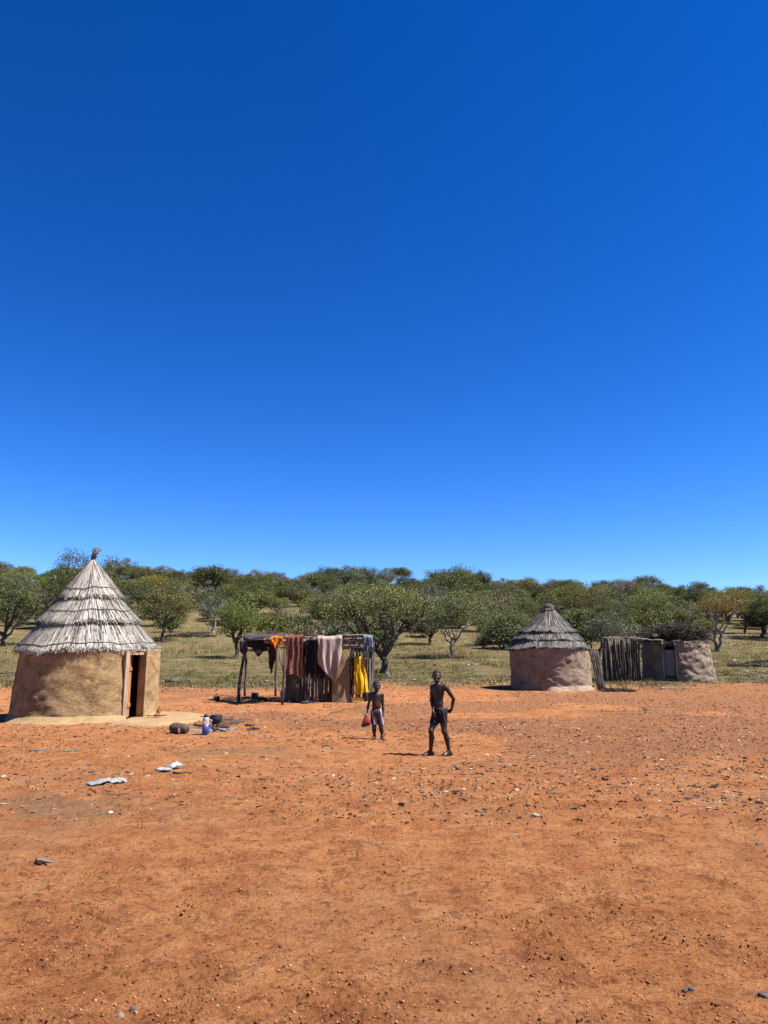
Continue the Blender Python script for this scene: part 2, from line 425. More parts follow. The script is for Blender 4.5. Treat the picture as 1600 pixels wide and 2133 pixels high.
def chevron():
    m, nt, b = newmat('beige_pattern_cloth')
    v = pos(nt, (1, 1, 1), False)
    sp = nt.nodes.new('ShaderNodeSeparateXYZ'); nt.links.new(v, sp.inputs[0])
    tri = math_(nt, 'PINGPONG', sp.outputs['X'], .14)
    f = math_(nt, 'FRACT', math_(nt, 'MULTIPLY', math_(nt, 'ADD', sp.outputs['Z'], math_(nt, 'MULTIPLY', tri, .9)), 15))
    c = ramp(nt, f, [(.0, (.46, .36, .28)), (.52, (.46, .36, .28)), (.62, (.20, .12, .10)), (.9, (.20, .12, .10)), (1, (.46, .36, .28))])
    f2 = math_(nt, 'FRACT', math_(nt, 'MULTIPLY', sp.outputs['X'], 6.5))
    c = mix(nt, ramp(nt, f2, [(.0, .7), (.10, .7), (.14, 0.0)]), c, (.17, .10, .085))
    nt.links.new(c, b.inputs['Base Color']); b.inputs['Roughness'].default_value = .92
    return m
M['chevron'] = chevron()

def striped():
    m, nt, b = newmat('striped_shorts')
    v = pos(nt, (1, 1, 1), False)
    sp = nt.nodes.new('ShaderNodeSeparateXYZ'); nt.links.new(v, sp.inputs[0])
    f = math_(nt, 'FRACT', math_(nt, 'ADD', math_(nt, 'MULTIPLY', sp.outputs['X'], 5.6), math_(nt, 'MULTIPLY', sp.outputs['Z'], 1.2)))
    c = ramp(nt, f, [(.0, (.34, .32, .34)), (.12, (.34, .32, .34)), (.14, (.055, .022, .032)), (1, (.055, .022, .032))], 'CONSTANT')
    nt.links.new(c, b.inputs['Base Color']); b.inputs['Roughness'].default_value = .9
    return m
M['shorts'] = striped()

# ------------------------------------------------------------------ mesh building
ORIG = {}
class MB:
    def __init__(s): s.v = []; s.f = []; s.n = 0
    def add(s, v, f):
        v = np.asarray(v, float).reshape(-1, 3); s.v.append(v)
        s.f.append([tuple(int(i) + s.n for i in q) for q in f] if not isinstance(f, np.ndarray) else (f + s.n))
        s.n += len(v); return s
    def tube(s, pts, rad, n=7, cap=True, gn=0.0, seed=0):
        pts = np.asarray([tuple(p) for p in pts], float); k = len(pts)
        rad = np.broadcast_to(np.asarray(rad, float), (k,))
        t = np.gradient(pts, axis=0); t /= np.linalg.norm(t, axis=1)[:, None] + 1e-9
        ref = np.array([0, 0, 1.]) if abs(t[:, 2]).mean() < .8 else np.array([0, 1., 0])
        a = np.cross(t, ref); a /= np.linalg.norm(a, axis=1)[:, None] + 1e-9
        b = np.cross(a, t)
        ang = np.arange(n) * 2 * PI / n
        rr = rad[:, None] * np.ones((k, n))
        if gn: rr = rr * (1 + gn * (np.random.default_rng(seed).random((k, n)) - .5) * 2)
        v = pts[:, None, :] + rr[..., None] * (np.cos(ang)[None, :, None] * a[:, None, :] + np.sin(ang)[None, :, None] * b[:, None, :])
        f = []
        for i in range(k - 1):
            for j in range(n):
                j2 = (j + 1) % n
                f.append((i * n + j, i * n + j2, (i + 1) * n + j2, (i + 1) * n + j))
        if cap:
            f.append(tuple(range(n))[::-1]); f.append(tuple((k - 1) * n + j for j in range(n)))
        return s.add(v.reshape(-1, 3), f)
    def box(s, c, size, rot=0, tilt=None):
        x, y, z = (d / 2 for d in size)
        v = np.array([(-x, -y, -z), (x, -y, -z), (x, y, -z), (-x, y, -z), (-x, -y, z), (x, -y, z), (x, y, z), (-x, y, z)])
        mt = Matrix.Rotation(rot, 3, 'Z')
        if tilt is not None: mt = mt @ tilt
        v = v @ np.array(mt).T + np.asarray(tuple(c))
        return s.add(v, [(0, 3, 2, 1), (4, 5, 6, 7), (0, 1, 5, 4), (1, 2, 6, 5), (2, 3, 7, 6), (3, 0, 4, 7)])
    def lathe(s, c, prof, n=24, wob=0.0, seed=0):
        """prof: (r, z) list"""
        k = len(prof); th = np.arange(n) * 2 * PI / n
        pr = np.asarray(prof, float)
        r = pr[:, 0][:, None] * np.ones((k, n))
        if wob: r = r * (1 + wob * (np.random.default_rng(seed).random((1, n)) - .5))
        v = np.stack([r * np.cos(th), r * np.sin(th), pr[:, 1][:, None] * np.ones((k, n))], -1) + np.asarray(tuple(c))
        f = [(i * n + j, i * n + (j + 1) % n, (i + 1) * n + (j + 1) % n, (i + 1) * n + j) for i in range(k - 1) for j in range(n)]
        f.append(tuple(range(n))[::-1]); f.append(tuple((k - 1) * n + j for j in range(n)))
        return s.add(v.reshape(-1, 3), f)
    def grid(s, v, flip=False):
        v = np.asarray(v, float); a, b = v.shape[:2]
        idx = np.arange(a * b).reshape(a, b)
        q = np.stack([idx[:-1, :-1], idx[:-1, 1:], idx[1:, 1:], idx[1:, :-1]], -1).reshape(-1, 4)
        if flip: q = q[:, ::-1]
        return s.add(v.reshape(-1, 3), q)
    def mesh(s, name, mats, org=(0, 0, 0), smooth=True):
        me = bpy.data.meshes.new(name)
        v = np.concatenate(s.v) - np.asarray(tuple(org))
        if all(isinstance(f, np.ndarray) for f in s.f):
            f = np.concatenate(s.f); k = f.shape[1]
            me.vertices.add(len(v)); me.vertices.foreach_set('co', v.astype(np.float32).ravel())
            me.loops.add(f.size); me.loops.foreach_set('vertex_index', f.astype(np.int32).ravel())
            me.polygons.add(len(f)); me.polygons.foreach_set('loop_start', np.arange(0, f.size, k, dtype=np.int32))
            me.update(calc_edges=True)
        else:
            fl = []
            for f in s.f: fl += f.tolist() if isinstance(f, np.ndarray) else f
            me.from_pydata(v.tolist(), [], fl); me.update()
        for m in (mats if isinstance(mats, (list, tuple)) else [mats]): me.materials.append(m)
        me.polygons.foreach_set('use_smooth', [smooth] * len(me.polygons))
        return me
    def build(s, name, mat, parent=None, smooth=True, org=None):
        if parent is not None: og = ORIG[parent.name]
        elif org is not None: og = Vector(org)
        else:
            v = np.concatenate(s.v); og = Vector(((v[:, 0].min() + v[:, 0].max()) / 2, (v[:, 1].min() + v[:, 1].max()) / 2, v[:, 2].min()))
        o = bpy.data.objects.new(name, s.mesh(name, mat, og, smooth))
        COL.objects.link(o); ORIG[o.name] = Vector(og)
        if parent is not None: o.parent = parent
        else: o.location = og
        return o

def tag(o, label=None, cat=None, group=None, kind=None):
    if label: o['label'] = label
    if cat: o['category'] = cat
    if group: o['group'] = group
    if kind: o['kind'] = kind
    return o

def thing(name, label, cat, loc, group=None):
    o = bpy.data.objects.new(name, None); COL.objects.link(o)
    o.location = loc; o.empty_display_size = .2
    ORIG[o.name] = Vector(loc)
    return tag(o, label, cat, group)

def crooked(a, b, n=6, amp=.03, seed=0):
    r = np.random.default_rng(seed); a = np.array(tuple(a), float); b = np.array(tuple(b), float)
    t = np.linspace(0, 1, n)[:, None]
    j = (r.random((n, 3)) - .5) * 2 * amp; j[0] *= .3; j[-1] *= .3
    return a + (b - a) * t + j

def pole_mb(a, b, r0, r1=None, n=6, seg=6, amp=.02, seed=0):
    r1 = r0 * .8 if r1 is None else r1
    return MB().tube(crooked(a, b, seg, amp, seed), np.linspace(r0, r1, seg), n, gn=.12, seed=seed)

def blob(c, r, sub=2, amp=.25, seed=0, flat_=1.0):
    """irregular stone-like lump"""
    import bmesh
    bm = bmesh.new(); bmesh.ops.create_icosphere(bm, subdivisions=sub, radius=1)
    rr = random.Random(seed)
    v = np.array([tuple(x.co) for x in bm.verts]); f = [tuple(x.index for x in q.verts) for q in bm.faces]; bm.free()
    for k in range(7):
        d = np.array([rr.gauss(0, 1) for _ in range(3)]); d /= np.linalg.norm(d)
        lim = 1 - amp * rr.uniform(.4, 1.4)
        e = np.maximum(v @ d - lim, 0); v = v - e[:, None] * d * .9
    v = v * (1 + .08 * (np.array([rr.random() for _ in range(len(v))])[:, None] - .5))
    v = v * np.asarray(r); v[:, 2] *= flat_
    return MB().add(v + np.asarray(tuple(c)), f)

# ------------------------------------------------------------------ ground sheet
def build_ground():
    ys = [3.0]
    while ys[-1] < 420: ys.append(ys[-1] + .0135 * (ys[-1] / 3.5) ** 1.5)
    ys = np.concatenate([np.linspace(-40, 2.4, 24), [2.7], ys, [480, 560, 680]])
    t = np.linspace(-1, 1, 661)
    s = t * (.33 + .67 * t * t)
    W = 13 + .95 * np.abs(ys)
    X = s[None, :] * W[:, None]; Y = ys[:, None] * np.ones_like(X)
    Z = hgt(X.ravel(), Y.ravel()).reshape(X.shape)
    mb = MB().grid(np.stack([X, Y, Z], -1))
    o = mb.build('ground', M['ground'], org=(0, 0, 0))
    tag(o, kind='structure')
    x, y = X.ravel(), Y.ravel()
    e = grass_edge(x)
    gz = sstep(-1.8, 1.8, y - e + 5.5 * (fbm(x / 1.6, y / 1.3, 5, 61, .62) - .5))
    gv = sstep(.42, .62, fbm(x / 3.5, y / 3.5, 3, 63) + .022 * (x - 2) + .010 * (y - 16) - .05) * sstep(9, 14, y)
    cr = crumble(x, y)
    a1 = .75 * np.exp(-(((x + 3.7) / 1.5) ** 2 + ((y - 8.2) / 1.0) ** 2)) * sstep(.3, .6, fbm(x / .5, y / .5, 4, 66))
    fx = G(440, 1520)
    a1 = a1 + .8 * np.exp(-(((x + 2.6) / 1.3) ** 2 + ((y - 13.0) / .8) ** 2)) * sstep(.35, .6, fbm(x / .5, y / .3, 4, 67))
    a2 = np.exp(-(((x - fx.x) / .55) ** 2 + ((y - fx.y) / .35) ** 2)) * .9
    zc = np.stack([gz, gv * (1 - gz), cr, np.clip(a1 + a2, 0, 1)], -1).astype(np.float32)
    ca = o.data.color_attributes.new('zone', 'FLOAT_COLOR', 'POINT')
    ca.data.foreach_set('color', zc.ravel())
    return o
build_ground()

# ------------------------------------------------------------------ trees
def leaves_mb(centres, per, sig, size, r, zf=.65):
    c = np.repeat(centres, per, axis=0)
    n = len(c)
    sg = np.repeat(np.broadcast_to(sig, (len(centres),)), per)[:, None]
    p = c + np.clip(r.normal(0, 1, (n, 3)), -1.7, 1.7) * sg * np.array([1, 1, zf])
    a = r.normal(0, 1, (n, 3)); a /= np.linalg.norm(a, axis=1)[:, None]
    b = r.normal(0, 1, (n, 3)); b = np.cross(a, b); b /= np.linalg.norm(b, axis=1)[:, None] + 1e-9
    l = size * r.uniform(.6, 1.35, (n, 1)); wd = l * r.uniform(.38, .62, (n, 1))
    up = np.cross(a, b) * l * .15
    v = np.stack([p - a * l * .5, p + b * wd * .5 + up, p + a * l * .5, p - b * wd * .5 + up], 1).reshape(-1, 3)
    return v, np.arange(n * 4).reshape(-1, 4)

def tree_meshes(H, cw, ch, seed, fork=.3, lean=(0, 0), tips=60, per=60, leaf=.12, sig=.35, stems=1, limbs=6, tr=.14, bare=0.0, flat_top=.0, cd=None, skew=0.0, tw=.02):
    r = np.random.default_rng(seed)
    cd = cd or cw
    cc = np.array([lean[0], lean[1], H - ch * .5])
    lob = r.normal(0, 1, (9, 3)); lob /= np.linalg.norm(lob, axis=1)[:, None]
    la = r.uniform(-.40, .42, 9)
    T = []
    while len(T) < tips:
        d = r.normal(0, 1, 3); d /= np.linalg.norm(d)
        if d[2] < -.75: continue
        k = 1 + (la * np.maximum(lob @ d, 0) ** 3).sum()
        rad = r.random() ** .38 * k * .88
        p = d * rad
        if flat_top and p[2] > 0: p[2] *= 1 - flat_top * .5
        if p[2] < 0: p[2] *= .8
        T.append(cc + p * np.array([cw / 2, cd / 2, ch / 2]) + np.array([skew * p[2] * cw * .2, 0, 0]))
    T = np.array(T)
    tb = MB(); nodes = []
    def limb(a, b, r0, r1, seg, amp, n=6, arch=0.0):
        t = np.linspace(0, 1, seg)[:, None]
        pts = a + (b - a) * t + (r.random((seg, 3)) - .5) * amp * np.sin(t * PI) * 2
        pts[:, 2] += arch * np.sin(t[:, 0] * PI)
        tb.tube(pts, np.linspace(r0, r1, seg), n, gn=.1, seed=int(r.integers(1e6)))
        return pts
    for s in range(stems):
        off = np.array([r.normal(0, .12), r.normal(0, .12), 0]) if stems > 1 else np.zeros(3)
        az0 = r.random() * 6.28
        fk = np.array([lean[0] * .45, lean[1] * .45, H * fork]) + (np.array([math.cos(az0 + s * 2.4) * cw * .1, math.sin(az0 + s * 2.4) * cd * .1, 0]) if stems > 1 else 0)
        base = off + np.array([0, 0, -.15])
        pts = limb(base, fk, tr * 1.15, tr * .8, 7, tr * .9, 8)
        tb.tube([base, base + (0, 0, .18), base + (0, 0, .45)], [tr * 1.9, tr * 1.35, tr * 1.05], 8, gn=.2, seed=seed)
        nl = max(2, limbs // stems)
        for i in range(nl):
            az = az0 + s * 1.3 + i * 2 * PI / nl + r.normal(0, .3)
            e = cc + np.array([math.cos(az) * cw * .30, math.sin(az) * cd * .30, ch * r.uniform(-.22, .18)])
            st = pts[-1] if i % 3 else pts[-2]
            lp = limb(st, e, tr * .62, tr * .24, 7, cw * .045, 6, arch=-.05 * ch)
            nodes += [(q, tr * .26) for q in lp[2:]]
            for j in range(2):
                az2 = az + r.normal(0, .7)
                e2 = cc + np.array([math.cos(az2) * cw * .4, math.sin(az2) * cd * .4, ch * r.uniform(-.3, .36)])
                lp2 = limb(lp[3 + j], e2, tr * .3, tr * .1, 5, cw * .04, 5)
                nodes += [(q, tr * .12) for q in lp2[1:]]
    Nn = np.array([q for q, _ in nodes])
    for tp in T:
        dd = np.linalg.norm(Nn - tp, axis=1) + np.maximum(Nn[:, 2] - tp[2], 0) * 1.5
        a = Nn[int(dd.argmin())]
        limb(a, tp, tw, tw * .35, 4, np.linalg.norm(tp - a) * .12, 3)
    keep = T[r.random(len(T)) >= bare] if bare else T
    cb = MB()
    if len(keep):
        v, f = leaves_mb(keep, per, sig * r.uniform(.7, 1.3, len(keep)), leaf, r)
        z0 = .12
        cb.add(v, f)
    return tb, cb

def plant_tree(name, label, loc, leafm, bark='bark', group=None, rot=0, **kw):
    t = thing(name, label, 'tree', loc, group)
    tb, cb = tree_meshes(**kw)
    me = tb.mesh('trunk', M[bark]); o = bpy.data.objects.new('trunk', me); COL.objects.link(o); o.parent = t
    if cb.n:
        me = cb.mesh('crown', M[leafm], smooth=False); o = bpy.data.objects.new('crown', me); COL.objects.link(o); o.parent = t
    t.rotation_euler.z = rot
    return t

def tree_at(label, bx, by, x0, x1, ytop, ybot, leafm, name='bushy_tree', depth=None, bark='bark', **kw):
    """place a tree from its measured base, crown width and crown top / bottom in the photograph"""
    b = G(bx, by) if depth is None else None
    if b is None:
        q = P(bx, by, depth); b = Vector((q.x, depth, H1(q.x, depth)))
    d = b.y
    top = P(bx, ytop, d).z; bot = P(bx, ybot, d).z
    xl = P(x0, ytop, d).x; xr = P(x1, ytop, d).x
    H = top - b.z; ch = max(top - bot, .6); cw = xr - xl
    kw['leaf'] *= .76; kw['per'] = int(kw['per'] * 1.5)
    kw.setdefault('fork', max(.12, min(.6, (bot - b.z) / H * 1.05)))
    kw.setdefault('cd', cw * .9)
    return plant_tree(name, label, b, leafm, bark, H=H, cw=cw, ch=ch, lean=((xl + xr) / 2 - b.x, kw.pop('ly', 0)), **kw)

tree_at('big spreading olive green tree with leaning forked trunk right behind the pole shelter', 803, 1411, 642, 945, 1208, 1322, 'leaf_olive',
        name='spreading_tree', seed=11, tips=210, per=58, leaf=.14, sig=.26, limbs=8, tr=.19, fork=.24, skew=.1)
tree_at('olive tree with slim pale leaning trunk on grass above the taller boy', 938, 1371, 868, 1030, 1222, 1335, 'leaf_olive',
        seed=12, tips=120, per=60, leaf=.17, sig=.34, limbs=6, tr=.15, bark='bark_pale')
tree_at('bright green tree with straight dark trunk left of the shelter porch', 491, 1372, 448, 548, 1250, 1340, 'leaf_fresh',
        seed=13, tips=80, per=60, leaf=.17, sig=.34, tr=.16)
tree_at('tree with thin forked dark trunk just right of the pointed straw roof', 338, 1336, 278, 415, 1215, 1305, 'leaf_wood',
        seed=14, tips=110, per=60, leaf=.22, sig=.42, tr=.17)
tree_at('large dark tree left of the pale straw roof at the photo edge', 8, 1346, -75, 118, 1188, 1322, 'leaf_dark',
        seed=15, tips=170, per=66, leaf=.2, sig=.40, tr=.22)
tree_at('dark tall tree whose top shows behind the big straw roof', 150, 1300, 105, 235, 1152, 1270, 'leaf_dark',
        seed=16, tips=110, per=60, leaf=.28, sig=.5, tr=.22)
tree_at('grey pale-barked sparse tree uphill of the bright green one', 443, 1318, 412, 474, 1238, 1290, 'leaf_grey', bark='bark_pale',
        seed=17, tips=40, per=40, leaf=.2, sig=.35, tr=.15, stems=2)
tree_at('low brownish yellow bush tree behind the shelter roof', 600, 1330, 555, 642, 1255, 1318, 'leaf_brown', name='brown_bush',
        seed=18, tips=70, per=42, leaf=.17, sig=.32, stems=3, limbs=6, tr=.09, fork=.2)
tree_at('half bare grey-brown tree between yellowish bush and the big spreading tree', 690, 1328, 630, 755, 1218, 1318, 'leaf_brown', name='brown_bush',
        seed=19, tips=120, per=36, leaf=.18, sig=.4, stems=3, limbs=8, tr=.1, fork=.2)
tree_at('tree with dark trunk rising behind the right slope of the small dark roof', 1215, 1322, 1128, 1300, 1210, 1312, 'leaf_wood',
        seed=20, tips=130, per=60, leaf=.2, sig=.42, tr=.2)
tree_at('thin leaning tree standing between the two huts on the right', 1246, 1377, 1212, 1312, 1268, 1345, 'leaf_grey', name='leaning_tree',
        seed=21, tips=70, per=42, leaf=.14, sig=.28, tr=.1, fork=.42)
tree_at('tree with a long horizontal limb above the pole fence', 1312, 1304, 1270, 1392, 1225, 1290, 'leaf_wood',
        seed=22, tips=90, per=56, leaf=.22, sig=.45, tr=.22)
tree_at('bare white-branched small tree above the brush roof', 1418, 1312, 1392, 1452, 1245, 1300, 'leaf_grey', name='bare_tree', bark='bark_pale',
        seed=23, tips=60, per=14, leaf=.2, sig=.4, tr=.12, stems=2, bare=.5, tw=.03)
tree_at('amber-leaved tree with twisted grey trunk right of the brush-roofed hut', 1492, 1357, 1448, 1548, 1232, 1292, 'leaf_amber', name='amber_tree',
        seed=24, tips=80, per=34, leaf=.16, sig=.34, tr=.15, stems=2, limbs=6, tw=.025, bark='bark_pale', fork=.3)
tree_at('slender tree with dark straight trunk beyond the amber tree', 1553, 1319, 1510, 1590, 1222, 1290, 'leaf_wood',
        seed=25, tips=80, per=56, leaf=.22, sig=.42, tr=.17)
tree_at('two-stemmed tree at the right edge of the photo', 1590, 1327, 1540, 1675, 1222, 1300, 'leaf_wood',
        seed=26, tips=110, per=58, leaf=.21, sig=.42, tr=.15, stems=2)
tree_at('light olive low tree on the grass left of the small dark-roofed hut', 1043, 1342, 1002, 1108, 1262, 1325, 'leaf_olive',
        seed=27, tips=90, per=56, leaf=.17, sig=.35, tr=.15)
tree_at('thin twin-stemmed sapling just left of the light olive low tree', 1012, 1345, 985, 1038, 1268, 1330, 'leaf_grey', name='sapling',
        seed=28, tips=40, per=40, leaf=.16, sig=.3, tr=.06, stems=2)
tree_at('dark small tree between the big spreading tree and the slim-trunked one', 895, 1343, 850, 945, 1245, 1325, 'leaf_dark',
        seed=29, tips=80, per=56, leaf=.18, sig=.36, tr=.14)
tree_at('flat-topped tree with black slanting trunk standing out on the slope', 437, 1238, 392, 490, 1170, 1222, 'leaf_dark', name='flat_topped_tree', depth=150,
        seed=30, tips=90, per=56, leaf=.36, sig=.7, tr=.3, flat_top=.5)
tree_at('yellow-green rounded bush on the slope right of the straw roof tip', 322, 1250, 292, 352, 1197, 1235, 'leaf_yellow', name='yellow_bush', depth=130,
        seed=31, tips=60, per=60, leaf=.3, sig=.5, tr=.15, stems=2)
tree_at('yellowish green tree crown near the skyline above the slim-trunked tree', 965, 1262, 925, 1005, 1182, 1242, 'leaf_fresh', name='yellow_green_tree', depth=135,
        seed=32, tips=80, per=60, leaf=.32, sig=.55, tr=.2)
tree_at('small umbrella-shaped tree alone on the skyline left of centre', 830, 1240, 806, 860, 1178, 1208, 'leaf_dark', name='umbrella_tree', depth=205,
        seed=33, tips=50, per=50, leaf=.4, sig=.6, tr=.2, flat_top=.6)
tree_at('tree with pale splayed trunks high on the slope at right', 1292, 1262, 1255, 1330, 1200, 1245, 'leaf_brown', name='pale_trunk_tree', depth=125, bark='bark_pale',
        seed=34, tips=60, per=30, leaf=.25, sig=.5, tr=.2, stems=4, limbs=8, tw=.04)
tree_at('yellow-tinged tree directly above the small dark roof tip', 1185, 1275, 1150, 1235, 1215, 1260, 'leaf_fresh', name='yellow_green_tree', depth=110,
        seed=35, tips=80, per=56, leaf=.26, sig=.5, tr=.2)

# hillside wood: individuals copied from ten kinds
KINDS = [
    ('rounded olive green tree in the hillside wood', 'leaf_wood', dict(H=5.6, cw=7.5, ch=4.2, tips=100, per=100, leaf=.20, sig=.40, tr=.2, fork=.25)),
    ('broad low olive tree in the hillside wood', 'leaf_wood', dict(H=4.6, cw=7.8, ch=3.4, tips=95, per=100, leaf=.20, sig=.40, tr=.2, fork=.22)),
    ('dark green dense tree in the hillside wood', 'leaf_dark', dict(H=6.2, cw=7.0, ch=4.6, tips=105, per=100, leaf=.20, sig=.40, tr=.24, fork=.25)),
    ('flat-topped dark green tree in the hillside wood', 'leaf_dark', dict(H=5.8, cw=8.2, ch=3.0, tips=90, per=100, leaf=.20, sig=.40, tr=.22, fork=.38, flat_top=.5)),
    ('fresh green tree in the hillside wood', 'leaf_fresh', dict(H=5.0, cw=6.2, ch=3.8, tips=85, per=95, leaf=.19, sig=.38, tr=.17, fork=.26)),
    ('grey-green sparse tree in the hillside wood', 'leaf_grey', dict(H=5.0, cw=6.0, ch=3.6, tips=80, per=80, leaf=.19, sig=.38, tr=.16, fork=.28, stems=2)),
    ('brownish thin-leaved tree in the hillside wood', 'leaf_brown', dict(H=4.6, cw=5.6, ch=3.3, tips=80, per=62, leaf=.17, sig=.38, tr=.14, fork=.25, stems=3, limbs=6)),
    ('small shrubby olive tree in the hillside wood', 'leaf_wood', dict(H=3.2, cw=4.6, ch=2.7, tips=64, per=90, leaf=.17, sig=.34, tr=.1, fork=.15, stems=3, limbs=6)),
]
protos = []
for i, (lab, lm, kw) in enumerate(KINDS):
    tb, cb = tree_meshes(seed=200 + i, **kw)
    protos.append((lab, tb.mesh('trunk', M['bark_pale' if i in (5, 6) else 'bark']), cb.mesh('crown', M[lm], smooth=False), kw['cw']))
placed = []
names = []
def place_words(px, y, lab):
    z = 'far left' if px < 60 else 'behind the big straw roof' if px < 330 else 'left of the shelter' if px < 500 else 'above the pole shelter' if px < 780 else \
        'behind the taller boy' if px < 1030 else 'above the small dark roof' if px < 1240 else 'above the pole fence' if px < 1380 else 'above the brush roof' if px < 1480 else 'at the right edge'
    k = 'at the slope foot' if y < 110 else 'halfway up the slope' if y < 165 else 'along the skyline'
    return lab.replace(' in the hillside wood', '') + ' ' + k + ', ' + z
r2 = np.random.default_rng(99)
tries = 0
wts = np.array([.2, .16, .18, .12, .07, .1, .08, .09])
while len(placed) < 300 and tries < 20000:
    tries += 1
    y = 80 + (212 - 80) * r2.random() ** .95
    x = r2.uniform(-.66, .66) * y
    i = int(r2.choice(8, p=wts))
    open_ = sstep(98, 84, y)                      # scattered trees low down, closed wood higher up
    px = 800 + FPX * x / y
    if open_ > .3 and r2.random() < .72: continue
    if y < 98 and (290 < px < 420 or 1390 < px < 1620 or 430 < px < 660) and r2.random() < .8: continue
    sc = r2.choice([.55, .68, .8, .92, 1.05, 1.25], p=[.16, .24, .28, .18, .10, .04]) * (1 + .15 * float(sstep(150, 220, y)))
    rad = protos[i][3] * sc * .25
    if any((x - a) ** 2 + (y - b) ** 2 < (rad + c) ** 2 for a, b, c in placed): continue
    placed.append((x, y, rad))
    lab, tm, cm, _ = protos[i]
    names.append((px, place_words(px, y, lab), None))
    t = thing('hillside_tree', lab, 'tree', (x, y, H1(x, y)), 'trees of the hillside wood')
    t.rotation_euler.z = r2.random() * 6.28
    t.scale = (sc, sc, sc * r2.uniform(.88, 1.1))
    for nm, me in (('trunk', tm), ('crown', cm)):
        o = bpy.data.objects.new(nm, me); COL.objects.link(o); o.parent = t
    names[-1] = (px, names[-1][1], t)
BUSH = []
for i, (lab, lm, kw) in enumerate([('low olive bush', 'leaf_wood', dict(H=2.3, cw=3.6, ch=2.2, tips=46, per=60, leaf=.22, sig=.38, tr=.06, fork=.12, stems=3, limbs=6)),
                                   ('low grey-green bush', 'leaf_grey', dict(H=2.0, cw=3.2, ch=1.9, tips=44, per=52, leaf=.22, sig=.36, tr=.06, fork=.12, stems=3, limbs=6)),
                                   ('low straw-brown bush', 'leaf_brown', dict(H=1.8, cw=3.0, ch=1.7, tips=40, per=44, leaf=.20, sig=.36, tr=.05, fork=.12, stems=3, limbs=6)),
                                   ('low dark bush', 'leaf_dark', dict(H=2.6, cw=3.8, ch=2.5, tips=50, per=60, leaf=.24, sig=.4, tr=.06, fork=.12, stems=3, limbs=6))]):
    tb, cb = tree_meshes(seed=260 + i, **kw)
    BUSH.append((lab + ' in the hillside wood', tb.mesh('stem', M['bark']), cb.mesh('crown', M[lm], smooth=False)))
nb = 0
while nb < 290:
    y = 84 + 122 * r2.random() ** .95; x = r2.uniform(-.72, .68) * y
    px = 800 + FPX * x / y
    if nb < 22:
        y = r2.uniform(66, 92); px = r2.choice([r2.uniform(545, 780), r2.uniform(1130, 1330), r2.uniform(980, 1120)], p=[.6, .25, .15]); x = (px - 800) * y / FPX
    elif y < 94 and r2.random() < .75: continue
    i = int(r2.choice(4, p=[.36, .24, .16, .24])); sc = r2.uniform(.6, 1.35) * (1 if y < 105 else 1.25)
    t = thing('hillside_bush', 'bush', 'bush', (x, y, H1(x, y)), 'bushes of the hillside wood')
    t.rotation_euler.z = r2.random() * 6.28; t.scale = (sc, sc, sc)
    for nm, me in (('stem', BUSH[i][1]), ('crown', BUSH[i][2])):
        o = bpy.data.objects.new(nm, me); COL.objects.link(o); o.parent = t
    names.append((px, place_words(px, y, BUSH[i][0]), t)); nb += 1
ORD = ['leftmost', 'second from left', 'third from left', 'fourth from left', 'fifth from left', 'sixth from left', 'seventh from left', 'eighth from left', 'ninth from left', 'tenth from left', 'eleventh from left', 'twelfth from left']
for lab in set(n[1] for n in names):
    same = sorted([n for n in names if n[1] == lab], key=lambda n: n[0])
    for j, n in enumerate(same):
        n[2]['label'] = lab if len(same) == 1 else ORD[min(j, 11)] + ' ' + lab

# ------------------------------------------------------------------ grass
def blades(n, xr, yr, hmin, hmax, wd, mat, seed, mask=None, per=4, spread=.06, label=None):
    r = np.random.default_rng(seed)
    y = yr[0] + (yr[1] - yr[0]) * r.random(n) ** 1.25
    x = r.uniform(-1, 1, n) * (xr[0] + xr[1] * y)
    if mask is not None:
        k = mask(x, y) > r.random(n); x = x[k]; y = y[k]
    n = len(x)
    x = np.repeat(x, per) + r.normal(0, spread, n * per); y = np.repeat(y, per) + r.normal(0, spread, n * per)
    z = hgt(x, y) - .01
    n = len(x)
    h = r.uniform(hmin, hmax, n); a = r.random(n) * 6.28; ln = r.uniform(.1, .7, n) * h; az = r.random(n) * 6.28
    b = np.stack([np.cos(a), np.sin(a), 0 * a], -1) * wd * r.uniform(.6, 1.4, n)[:, None]
    p = np.stack([x, y, z], -1)
    tip = p + np.stack([np.cos(az) * ln, np.sin(az) * ln, h], -1)
    v = np.stack([p - b, p + b, tip], 1).reshape(-1, 3)
    mb = MB().add(v, np.arange(n * 3).reshape(-1, 3))
    o = mb.build('grass', mat, org=(0, 0, 0), smooth=False)
    return tag(o, label, 'grass', kind='stuff')

def gmask(x, y):
    return sstep(-2.5, 3.0, y - grass_edge(x)) * sstep(.36, .6, fbm(x / 2.2, y / 2.2, 3, 71))
blades(32000, (6, .58), (34, 75), .03, .11, .014, M['grass'], 1, gmask, 5, .12, 'short dry yellowish grass on the clearing before the wood')
blades(20000, (6, .58), (34, 72), .04, .13, .014, M['grass_green'], 2, lambda x, y: sstep(-.5, 3, y - grass_edge(x)) * sstep(.46, .64, fbm(x / 3.1, y / 1.7, 3, 73)), 5, .14, 'green grass patches in the dry clearing')
blades(22000, (8, .6), (60, 135), .10, .34, .022, M['grass_gold'], 3, lambda x, y: sstep(.45, .6, fbm(x / 6, y / 6, 3, 75)), 5, .25, 'taller golden dry grass between the trees on the slope')

blades(2600, (6, .58), (35, 80), .10, .26, .020, M['grass'], 4, lambda x, y: gmask(x, y) * .7, 16, .16, 'scattered taller dry tufts in the clearing')
blades(1500, (6, .58), (31, 40), .04, .12, .014, M['grass_green'], 6, lambda x, y: sstep(-5, 0, y - grass_edge(x)) * .8, 9, .10, 'sparse grass tufts thinning out onto the red soil')

